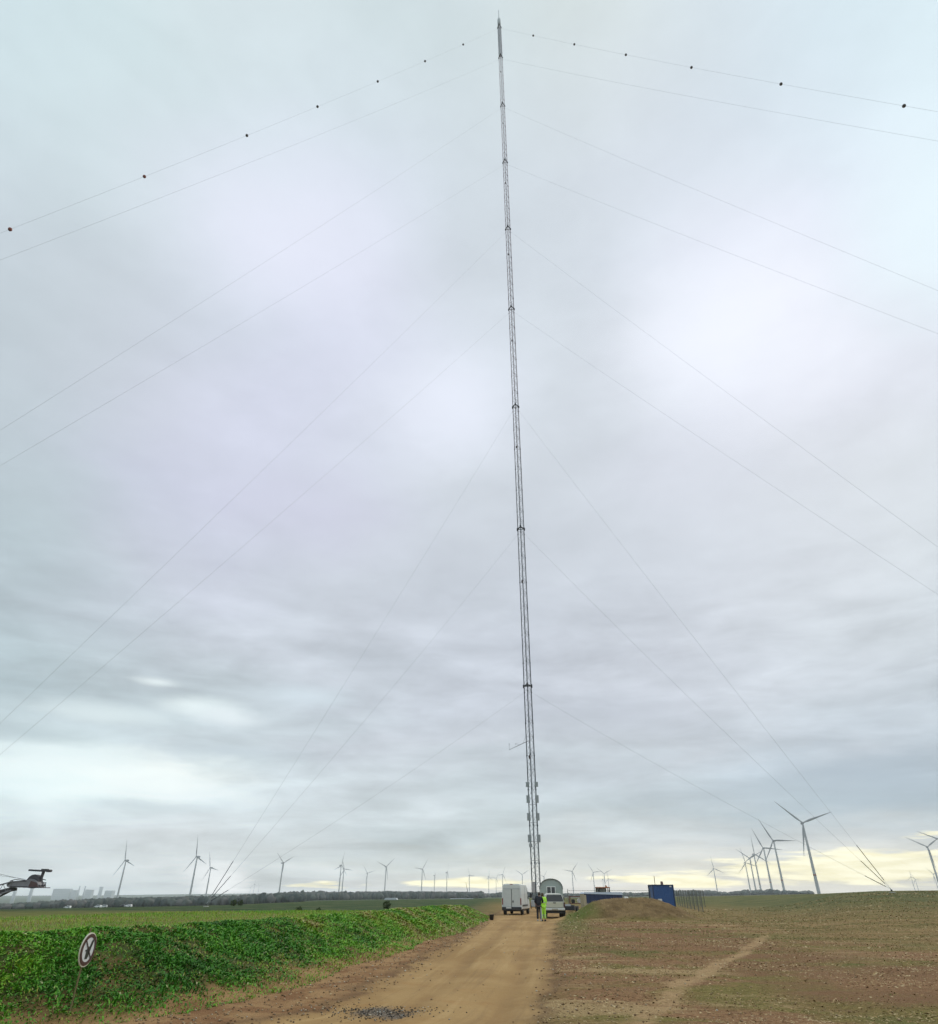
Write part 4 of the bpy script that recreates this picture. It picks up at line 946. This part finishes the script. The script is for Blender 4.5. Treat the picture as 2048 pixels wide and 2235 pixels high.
J2 = dict(pelvis=(0, 0, .97), waist=(0, .0, 1.12), chest=(-.01, .02, 1.36), neck=(-.02, .03, 1.52), jaw=(-.04, .05, 1.58), head=(-.05, .06, 1.65), crown=(-.05, .05, 1.75), face=(-.8, .3, -.2),
    shl=(-.19, .03, 1.44), ell=(-.26, .08, 1.18), wrl=(-.16, .22, 1.04), shr=(.19, .02, 1.44), elr=(.24, .04, 1.16), wrr=(.16, .2, 1.05),
    hil=(-.09, 0, .92), knl=(-.10, .03, .50), anl=(-.12, -.02, .09), hir=(.09, 0, .92), knr=(.10, .03, .50), anr=(.11, .0, .09))
p = P(1187.5, 2004, 55.4); per2 = person('person in bright yellow-green hi-vis jacket and trousers', (p[0], 55.4, float(H(p[0], 55.4))), rad(12), J2, hiv, hiv, mat('brown_hair', (.07, .045, .03)), shoe_b)
mb = MB()
for a in (.36, .24):
    for s in (-1, 1): mb.lathe([(.082, a), (.084, a + .045)], (s * .11, .01, 0), n=12)
mb.lathe([(.185, 1.15), (.187, 1.2)], (0, 0.01, 0), n=16); mb.build('reflective_band', mat('reflective_grey', (.55, .6, .5), .3), per2)

# ------------------------------------------------------------------ arched site hut on wheels
hx_ = P(1204.5, 1960, 84)[0]; hz = float(H(hx_, 84)); hut = empty('site_hut', (hx_, 84, hz), 'pale green-grey site hut with arched roof behind the pickup', 'site hut', rz=rad(-7))
hutm = mat('hut_green', (.33, .385, .36), .6, 0, .08, 1.); W2 = 1.28; zb, ze, zt_ = .55, 2.2, 3.2
arch = [(-W2, zb), (W2, zb)] + [(W2 * math.cos(a), ze + (zt_ - ze) * math.sin(a) ** .85) for a in np.linspace(0, math.pi, 17)]
MB().prism(arch, -.0, 6.).build('cabin_wall', hutm, hut)
ro = [(W2 * 1.04 * math.cos(a), ze + .02 + (zt_ - ze + .05) * math.sin(a) ** .85) for a in np.linspace(0, math.pi, 17)]; ri = [(x * .975, z - .04) for x, z in reversed(ro)]
MB().prism(ro + ri, -.14, 6.1).build('roof', mat('hut_roof', (.22, .23, .23), .6), hut)
w = MB()
for (x, z, a, b) in ((.0, 2.46, 1.02, .07), (.0, 1.74, 1.02, .07), (-.475, 2.1, .07, .72), (.475, 2.1, .07, .72), (0, 2.1, .08, .72)): w.box((x - .02, -.05, z), (a, .08, b))
w = w.build('window', mat('window_white', (.75, .77, .75)), hut)
for s in (-1, 1): MB().box((s * .235 - .02, -.02, 2.1), (.39, .03, .66)).build('pane', glass, w)
for x in (-1.0, 1.0):
    for y in (1., 4.8): wheel(hut, x, y, .36, .2)
MB().box((0, 3, .48), (2.1, 5.8, .14)).build('chassis', black_p, hut)
MB().tube((0, .1, .45), (0, -.9, .4), .05).build('tow_bar', black_p, hut)

# ------------------------------------------------------------------ blue-sided trailer box behind the mound
bl = mat('blue_panel', (.02, .034, .09), .6, 0, .15, 2.); cr = mat('pale_rail', (.50, .56, .66), .5); bge = mat('beige_end', (.40, .33, .22), .7)
tx0, tx1 = P(1274, 1950, 80)[0], P(1359, 1950, 80)[0]; tz = float(H((tx0 + tx1) / 2, 80)); tw_ = tx1 - tx0
tr = empty('storage_box', ((tx0 + tx1) / 2, 80, tz), 'long low dark blue box with pale lid behind the mound', 'storage box'); top_z = P(1316, 1948.3, 80)[2] - tz
MB().box((0, 1.1, (top_z - .12) / 2), (tw_ - .1, 2.2, top_z - .13)).build('side_panel', bl, tr)
MB().prism([(-tw_ / 2 - .08, top_z - .12), (tw_ / 2 + .05, top_z - .22), (tw_ / 2 - .05, top_z + .04), (-tw_ / 2 + .1, top_z + .02)], -.08, 2.35).build('lid', cr, tr)
MB().box((-tw_ / 2 - .0, 1.1, (top_z) / 2 - .1), (.1, 2.25, top_z - .1)).box((-tw_ / 2 + .1, -.03, top_z / 2 - .1), (.3, .05, top_z - .25)).build('end_board', bge, tr)
mb = MB()
for k in range(7): mb.box((-tw_ / 2 + .7 + k * (tw_ - 1) / 6.5, -.03, top_z / 2 - .1), (.06, .05, top_z - .3))
mb.build('rib', bl, tr)
mb = MB(); mb.rbox((tw_ / 2 + .35, .2, top_z - .65), (.5, .5, .55), .1); mb.v = [(x + random.uniform(-.04, .04), y, z + random.uniform(-.04, .04)) for x, y, z in mb.v]
sk = mb.build('rubble_sack', mat('white_sack', (.6, .6, .58), .8)); sk.location = (tr.location.x, 80, tz); tag(sk, 'white sack leaning at the right end of the blue box', 'sack')

# ------------------------------------------------------------------ loader with orange cab roof
lx_, ly_ = P(1315.5, 1945, 87)[0], 87.; lz = float(H(lx_, ly_)); zr_ = P(1315, 1937.5, 87)[2] - lz
ld = empty('loader', (lx_, ly_, lz), 'small loader whose orange cab roof shows above the blue box', 'loader', rz=rad(8)); org = mat('loader_orange', (.34, .11, .045), .5)
MB().rbox((0, 0, .85), (1.35, 2.6, .7), .08).build('chassis', org, ld); MB().rbox((0, -.1, zr_), (1.35, 1.5, .11), .04).build('cab_roof', org, ld)
mb = MB()
for x in (-.6, .6):
    for y in (-.75, .55): mb.tube((x, y, 1.1), (x, y, zr_), .05, n=6)
mb.box((.36, -.75, 1.8), (.06, .06, 1.3)); mb.build('cab_frame', mat('cab_black', (.03, .03, .03)), ld)
MB().box((0, .55, (1.2 + zr_) / 2), (1.15, .02, zr_ - 1.3)).build('windscreen', mat('cab_glass', (.25, .32, .31), .15), ld)
MB().lathe([(.09, zr_ + .05), (.09, zr_ + .16), (.05, zr_ + .22), (0, zr_ + .23)], (.45, -.1, 0), n=10).build('warning_beacon', mat('beacon_amber', (.45, .16, .03)), ld)
for x in (-.7, .7):
    for y in (-.85, .85): wheel(ld, x, y, .45, .3)
MB().box((-.72, -.72, zr_ - .35), (.16, .06, .3)).build('mirror', black_p, ld)
MB().path([(-.3, 1.2, 1.1), (-.3, 2.2, .8), (-.3, 2.5, .4)], .07, 6).path([(.3, 1.2, 1.1), (.3, 2.2, .8), (.3, 2.5, .4)], .07, 6).build('lift_arm', org, ld)

# ------------------------------------------------------------------ blue container
bx0, bx1 = P(1426, 1950, 104)[0], P(1472, 1950, 104)[0]; bz = float(H((bx0 + bx1) / 2, 104)); bh = P(1446, 1931, 104)[2] - bz; bw = bx1 - bx0
ct = empty('shipping_container', ((bx0 + bx1) / 2, 104, bz), 'blue steel container behind the right end of the mound', 'container', rz=rad(0)); cb = mat('container_blue', (.026, .085, .24), .55, .1, .18, 1.5)
mb = MB(); n_ = 22; ws = bw - .16
for k in range(n_):
    x0 = -ws / 2 + ws * k / n_; off = .035 if k % 2 else 0.; mb.box((x0 + ws / n_ / 2, off + .03, bh / 2), (ws / n_ - .002, .06, bh - .2))
mb.box((0, 1.25, bh / 2), (ws - .02, 2.3, bh - .22)); mb.build('corrugated_wall', cb, ct)
fr_ = MB()
for x in (-bw / 2 + .05, bw / 2 - .05):
    for y in (0.02, 2.42): fr_.box((x, y, bh / 2), (.14, .14, bh))
for z in (.07, bh - .07):
    fr_.box((0, .0, z), (bw - .24, .13, .14)); fr_.box((0, 2.42, z), (bw - .24, .13, .14))
    for x in (-bw / 2 + .05, bw / 2 - .05): fr_.box((x, 1.22, z), (.13, 2.26, .14))
fr_.build('frame', mat('container_navy', (.014, .035, .09), .6), ct)
MB().box((-.62, -.03, .95 if bh < 2.5 else 1.0), (.55, .02, .26)).build('plate', chrome, ct)
MB().box((bw / 2 - .42, -.075, bh - .22), (.30, .02, .16)).build('small_plate', chrome, ct)
MB().tube((-bw / 2 + .5, .3, bh), (-bw / 2 + .5, .3, bh + 1.05), .045, n=8).build('pipe', mat('pipe_brown', (.22, .15, .13)), ct)
MB().rbox((.05, .5, bh + .16), (.34, .3, .32), .05).lathe([(.2, bh + .3), (.2, bh + .36), (.05, bh + .42)], (.05, .5, 0), n=10).build('vent_cap', mat('vent_brown', (.25, .15, .12)), ct)

# ------------------------------------------------------------------ mesh fences
post_m = mat('fence_post', (.10, .105, .09), .6); mesh_m = mat('fence_wire', (.13, .14, .12), .6)
def fence(pts, step, h, label, rail=True, dens=.5, wires=True, arms=False):
    p0 = pts[0]; r = empty('mesh_fence', (p0[0], p0[1], float(H(*p0))), label, 'fence', 'mesh fences around the mast site'); o = np.array(r.location)
    P_ = []
    for a, b in zip(pts[:-1], pts[1:]):
        L_ = math.dist(a, b); n = max(1, round(L_ / step))
        for k in range(n + (1 if b == pts[-1] else 0)): x, y = a[0] + (b[0] - a[0]) * k / n, a[1] + (b[1] - a[1]) * k / n; P_.append(np.array([x, y, float(H(x, y))]) - o)
    for p_ in P_:
        mb = MB(); mb.tube(p_ + [0, 0, -.1], p_ + [0, 0, h], .045, n=6)
        if arms: mb.tube(p_ + [0, 0, h], p_ + [0, -.15, h + .2], .03, n=5)
        mb.build('post', post_m, r)
    mb = MB()
    for a, b in zip(P_[:-1], P_[1:]):
        up = np.array([0, 0, 1.])
        for z in (.05, h * .5, h - .03): mb.tube(a + up * z, b + up * z, .018 if z > h * .9 else .009, n=4)
        if wires:
            n = int(np.linalg.norm(b - a) / dens)
            for k in range(1, n): c = a + (b - a) * k / n; mb.tube(c + up * .05, c + up * (h - .03), .006, n=3)
            for z in np.arange(.25, h - .1, dens): mb.tube(a + up * z, b + up * z, .006, n=3)
    mb.build('wire_mesh', mesh_m, r)
def gp(px, Y): return (float(P(px, 1955, Y)[0]), float(Y))
fence([gp(1240, 108), gp(1330, 104), gp(1420, 101)], 4.6, 2.15, 'long wire fence with thin posts between loader and container', wires=False, arms=True)
fence([gp(1478, 122), gp(1498, 104), gp(1530, 86)], 4.3, 2.15, 'grey mesh fence panels running forward right of the container', dens=.55)
fence([gp(1502, 118), gp(1536, 108)], 2.4, 2.1, 'short mesh fence side standing behind the forward panels', dens=.55)

# ------------------------------------------------------------------ odds and ends near the mast foot
bk_x, bk_z = P(1073.5, 1999, 57)[0], float(H(P(1073.5, 1999, 57)[0], 57))
b_ = empty('bucket', (bk_x, 57, bk_z), 'small black bucket at the end of the green bank', 'bucket')
MB().lathe([(.0, 0), (.13, 0), (.17, .33), (.185, .335), (.185, .36), (.155, .36), (.12, .03), (0, .03)], n=18).build('pail', black_p, b_, True)
MB().path([(-.17, 0, .33), (-.12, 0, .47), (0, 0, .53), (.12, 0, .47), (.17, 0, .33)], .008, 5).build('handle', steel, b_)
fx, fy = P(1258, 1960, 92)[0], 92.; fz = float(H(fx, fy))
rk = empty('steel_rack', (fx, fy, fz), 'rusty red steel rack between the hut and the blue box', 'rack'); rust = mat('rust_red', (.17, .075, .055), .8)
mb = MB()
for x in (-.75, .75):
    for y in (0, .8): mb.box((x, y, .75), (.08, .08, 1.5))
mb.box((0, 0, 1.45), (1.6, .1, .1)); mb.box((0, .8, 1.45), (1.6, .1, .1)); mb.box((0, .4, .7), (1.5, .7, .08)); mb.build('frame', rust, rk)
MB().rbox((-.35, .4, .95), (.4, .5, .4), .05).build('toolbox', black_p, rk); MB().lathe([(.0, -.2), (.24, -.2), (.24, .2), (0, .2)], (.4, .4, 1.0), 'y', 14).build('cable_reel', chrome, rk)
tx_, ty_ = P(1244, 1985, 72)[0], 72.; tzz = float(H(tx_, ty_))
tl = empty('trailer', (tx_, ty_, tzz), 'dark low trailer with clutter right of the pickup', 'trailer', rz=rad(-20))
MB().rbox((0, 0, .5), (1.3, 2.2, .16), .03).build('bed', black_p, tl); MB().box((0, -1.08, .66), (1.3, .04, .2)).box((-.64, 0, .66), (.04, 2.1, .2)).box((.64, 0, .66), (.04, 2.1, .2)).build('side_rail', steel2, tl)
for x in (-.7, .7): wheel(tl, x, .1, .36, .2)
MB().tube((0, 1.1, .45), (0, 2.0, .4), .04).build('tow_bar', steel2, tl)
for k, (ox, oy, w_, h_, c_, lab) in enumerate(((-.2, -.3, .5, .3, (.5, .5, .5), 'pale crate on the front of the dark trailer'), (.3, .3, .4, .22, (.08, .08, .09), 'dark crate on the back of the dark trailer'))):
    o = MB().rbox((0, 0, h_ / 2), (w_, w_ * .8, h_), .03).box((0, 0, h_ + .01), (w_ * 1.05, w_ * .85, .03)).build('crate', mat('crate_%d' % k, c_)); o.location = (tx_ + ox, ty_ + oy, tzz + .585); tag(o, lab, 'crate')
# small machine and drums at the mast foot
mx0 = P(1168, 1955, 112)[0]; mz0 = float(H(mx0, 112)); wn = empty('winch', (mx0, 112, mz0), 'dark reddish winch standing at the mast foot', 'winch')
MB().rbox((0, 0, .35), (1.4, .9, .5), .05).build('base', rust, wn); MB().lathe([(.0, -.4), (.55, -.4), (.55, -.34), (.35, -.33), (.35, .33), (.55, .34), (.55, .4), (0, .4)], (0, 0, .95), 'x', 18).build('drum', steel, wn)
MB().rbox((.55, .1, 1.1), (.3, .5, .9), .05).build('motor', black_p, wn)
sb_x = P(1164, 1968, 100)[0]; sb_z = float(H(sb_x, 100)); sb = empty('tool_trolley', (sb_x, 100, sb_z), 'pale tool trolley between the van and the people', 'trolley')
MB().rbox((0, 0, .62), (.5, .5, .75), .04).build('bin', MATS['pale_box'], sb); MB().tube((-.3, 0, .2), (.3, 0, .2), .03).build('axle', steel2, sb)
for x in (-.3, .3): wheel(sb, x, 0, .2, .08)

# distant crane with low jib, left of the van (behind the wood)
c0 = P(1019, 1948, 1400); cr_ = empty('mobile_crane', (c0[0], 1400, float(H(c0[0], 1400, False))), 'thin leaning crane jib in front of the yellow gap', 'crane')
tipc = P(1017, 1926, 1400) - np.array(cr_.location); MB().tube((4, 0, 1.5), tuple(tipc), .6, .3, 5).build('jib', steel, cr_); MB().rbox((4, 0, 1.6), (8, 3, 2.4), .2).build('carrier', rust, cr_)
for k in (1, 4, 7): 
    t = MB().lathe([(0, -1.5), (.8, -1.5), (.8, 1.5), (0, 1.5)], (k, 0, .8), 'y', 12).build('wheel', rubber, cr_)

# ------------------------------------------------------------------ lattice boom reaching in from the left
YB = 52.
bhead = P(60, 1930, YB); pxm = YB / 1633. 
def L3(px, py, dy=0.): return np.array(P(px, py, YB + dy)) - BO
BO = np.array(P(-150, 2010, YB)); BO[2] = float(H(BO[0], YB))
cb_ = empty('crawler_crane', tuple(BO), 'dark crane boom head reaching in from the left edge', 'crane'); cg = mat('crane_grey', (.22, .21, .225), .6, .2, .3, 3.); cgr = mat('crane_red', (.10, .055, .055), .6, 0, .3, 4.); cgd = mat('crane_dark', (.065, .06, .068), .6, .1, .4, 3.)
chords = []
for (a, b) in (((-120, 1965), (28, 1924)), ((-120, 1990), (24, 1944))):
    for dy in (-.45, .45): chords.append((L3(*a, dy), L3(*b, dy)))
mb = MB()
for a, b in chords: mb.tube(a, b, .055, .05, 6)
for k in range(14):
    t0, t1 = k / 14, (k + 1) / 14
    for (i, j) in ((0, 2), (1, 3), (0, 1), (2, 3)):
        a0, b0 = chords[i]; a1, b1 = chords[j]
        p_, q2 = a0 + (b0 - a0) * t0, a1 + (b1 - a1) * t1
        if k % 2: p_, q2 = a1 + (b1 - a1) * t0, a0 + (b0 - a0) * t1
        mb.tube(p_, q2, .02, n=4)
mb.build('lattice_boom', cg, cb_)
def plate(poly, y0, y1, nm, m_, par=None):
    pts2 = [L3(x, y) for x, y in poly]; n = len(poly); vs = [p + np.array([0, y0, 0]) for p in pts2] + [p + np.array([0, y1, 0]) for p in pts2]
    fs = [tuple(reversed(range(n))), tuple(range(n, 2 * n))] + [(k, (k + 1) % n, (k + 1) % n + n, k + n) for k in range(n)]
    return MB().add(vs, fs).build(nm, m_, par or cb_)
plate([(22, 1932), (30, 1924.5), (66, 1922.5), (72, 1918.5), (80, 1920), (88, 1925), (92, 1932), (88, 1938), (34, 1937.5), (24, 1936)], -.42, .42, 'boom_head', cg)
plate([(70, 1936), (90, 1936), (88, 1927), (76, 1923)], -.47, .47, 'winch_cover', cgr)
plate([(30, 1936.5), (68, 1936.8), (68, 1935), (31, 1934.5)], -.44, .44, 'lower_flange', cgd)
plate([(24, 1932.5), (34, 1925.8), (66, 1924), (66, 1922.4), (30, 1924), (22, 1932)], -.45, .45, 'upper_flange', cgd)
plate([(60, 1938), (100, 1938.6), (100, 1936.8), (60, 1936.5)], -.55, .55, 'platform', cgd)
plate([(26, 1937), (34, 1938), (33, 1944), (22, 1946), (-60, 1968), (-62, 1961), (14, 1940)], -.2, .2, 'lower_strut', cgd)
MB().tube(L3(27, 1943), L3(-60, 1986), .06).build('hoist_ram', cgd, cb_)
hp_ = MB().lathe([(0, -.25), (.42, -.25), (.42, .25), (0, .25)], tuple(L3(75, 1924)), 'y', 18).build('sheave', cgd, cb_)
mb = MB(); mb.tube(L3(88, 1922), L3(96, 1901), .10, .10, 6); mb.build('mast_post', cgd, cb_)
mb = MB(); mb.box(L3(98, 1899.6), (.38, .3, .16)); mb.tube(L3(63, 1899.4), L3(97, 1901.2), .065, n=6); mb.rbox(tuple(L3(107, 1901)), (.32 * .9, .4, .16), .04); mb.tube(L3(98, 1901), L3(111, 1900.5), .04); mb.build('cross_arm', cgd, cb_)
mb = MB()
for (a, b) in (((90, 1927), (101, 1927)), ((90, 1932), (100, 1932)), ((100, 1926), (99, 1938.5)), ((93, 1918), (92, 1938)), ((92, 1919), (100, 1921)), ((86, 1931), (86, 1938)), ((22, 1923), (33, 1920)), ((33, 1920), (60, 1922.5))):
    for dy in (-.4, .4): mb.tube(L3(*a, dy), L3(*b, dy), .025, n=4)
mb.build('guard_rail', cgd, cb_)
mb = MB(); mb.tube(L3(-120, 1895), L3(70, 1921), .008, n=4); mb.tube(L3(-120, 1880), L3(60, 1922), .01, n=4); mb.build('pendant_rope', steel, cb_)
mb = MB(); mb.rbox((0, 0, 1.6), (5.5, 2.8, 1.7), .15); mb.build('machine_body', cg, cb_)
for s in (-1.5, 1.5): MB().rbox((0, s, .45), (6, .8, .9), .3).build('crawler_track', cgd, cb_)
for a, b in chords[:2]: MB().tube(tuple(a), (2.0, 0, 2.3), .06).build('boom_foot', cg, cb_)

# ------------------------------------------------------------------ round prohibition sign
sp_ = P(192, 2073, 11.6); bx_ = P(168, 2205, 11.6); gz = float(H(sp_[0], 11.6))
sg = empty('prohibition_sign', (sp_[0], 11.6, gz), 'round no-entry-for-pedestrians sign on a thin post below the bank', 'sign', rz=rad(88))
# local frame: +x across the sign, -y out of its face
zc_ = sp_[2] - gz; Rs = .215
MB().tube((0, .035, -.1), (0, .035, zc_ + Rs + .06), .013, n=8).build('post', mat('rusty_post', (.17, .14, .06), .8, .1, .3, 8.), sg)
def disc(r0, r1, y, thick=.004):
    mb = MB(); n = 48; vs = []; fs = []
    for k in range(n):
        a = 2 * math.pi * k / n
        for r in (r0, r1):
            for yy in (y, y + thick): vs.append((r * math.cos(a), yy, zc_ + r * math.sin(a)))
    for k in range(n):
        a = 4 * k; b = 4 * ((k + 1) % n)
        fs += [(a, b, b + 2, a + 2), (a + 1, a + 3, b + 3, b + 1), (a + 2, b + 2, b + 3, a + 3), (a, a + 1, b + 1, b)]
    return mb.add(vs, fs)
face = disc(.001, Rs, 0, .012).build('plate', mat('sign_cream', (.62, .60, .50), .5, 0, .08, 10.), sg)
disc(.001, .155, -.004).build('white_field', mat('sign_white', (.60, .64, .66), .4, 0, .08, 12.), face)
ringo = disc(.153, .198, -.009).build('ring', mat('sign_ring', (.055, .018, .014), .45, 0, .3, 8.), face)
def flatpoly(poly, y, nm, m_):
    n = len(poly); vs = [(x, y, zc_ + z) for x, z in poly] + [(x, y + .003, zc_ + z) for x, z in poly]
    return MB().add(vs, [tuple(range(n)), tuple(reversed(range(n, 2 * n)))] + [(k, k + n, (k + 1) % n + n, (k + 1) % n) for k in range(n)]).build(nm, m_, face)
blk = mat('sign_black', (.012, .02, .016), .45)
flatpoly([(x * .76, z * .76) for x, z in [(-.062, -.150), (.022, -.150), (.060, -.06), (.085, .02), (.128, .125), (.118, .158), (.092, .165), (.060, .13), (.028, .055), (-.008, .040), (-.048, .008), (-.105, -.002), (-.107, -.018), (-.058, -.022)]], -.010, 'figure', blk)
a = rad(-45); c_, s_ = math.cos(a), math.sin(a)
flatpoly([(x * c_ - z * s_, x * s_ + z * c_) for x, z in ((-.16, -.009), (.16, -.009), (.16, .009), (-.16, .009))], -.014, 'slash', mat('sign_slash', (.03, .016, .014), .45))

# ------------------------------------------------------------------ haze
hz_ = MB().box((0, 0, 0), (1, 1, 1)); 
x0, x1, y0, y1, z0, z1 = -7800, 7800, -2500, 7600, -45, 325
me = MB().box(((x0 + x1) / 2, (y0 + y1) / 2, (z0 + z1) / 2), (x1 - x0, y1 - y0, z1 - z0))
hmat = bpy.data.materials.new('haze'); hmat.use_nodes = True; hn = hmat.node_tree; hn.nodes.clear()
ho = hn.nodes.new('ShaderNodeOutputMaterial'); pv_ = hn.nodes.new('ShaderNodeVolumePrincipled')
pv_.inputs['Color'].default_value = (.86, .91, .96, 1); pv_.inputs['Density'].default_value = HAZE; pv_.inputs['Anisotropy'].default_value = .2
hn.links.new(pv_.outputs[0], ho.inputs['Volume'])
haze = me.build('haze', hmat); haze['kind'] = 'stuff'; haze['label'] = 'thin pale haze that fades the far wood and turbines'
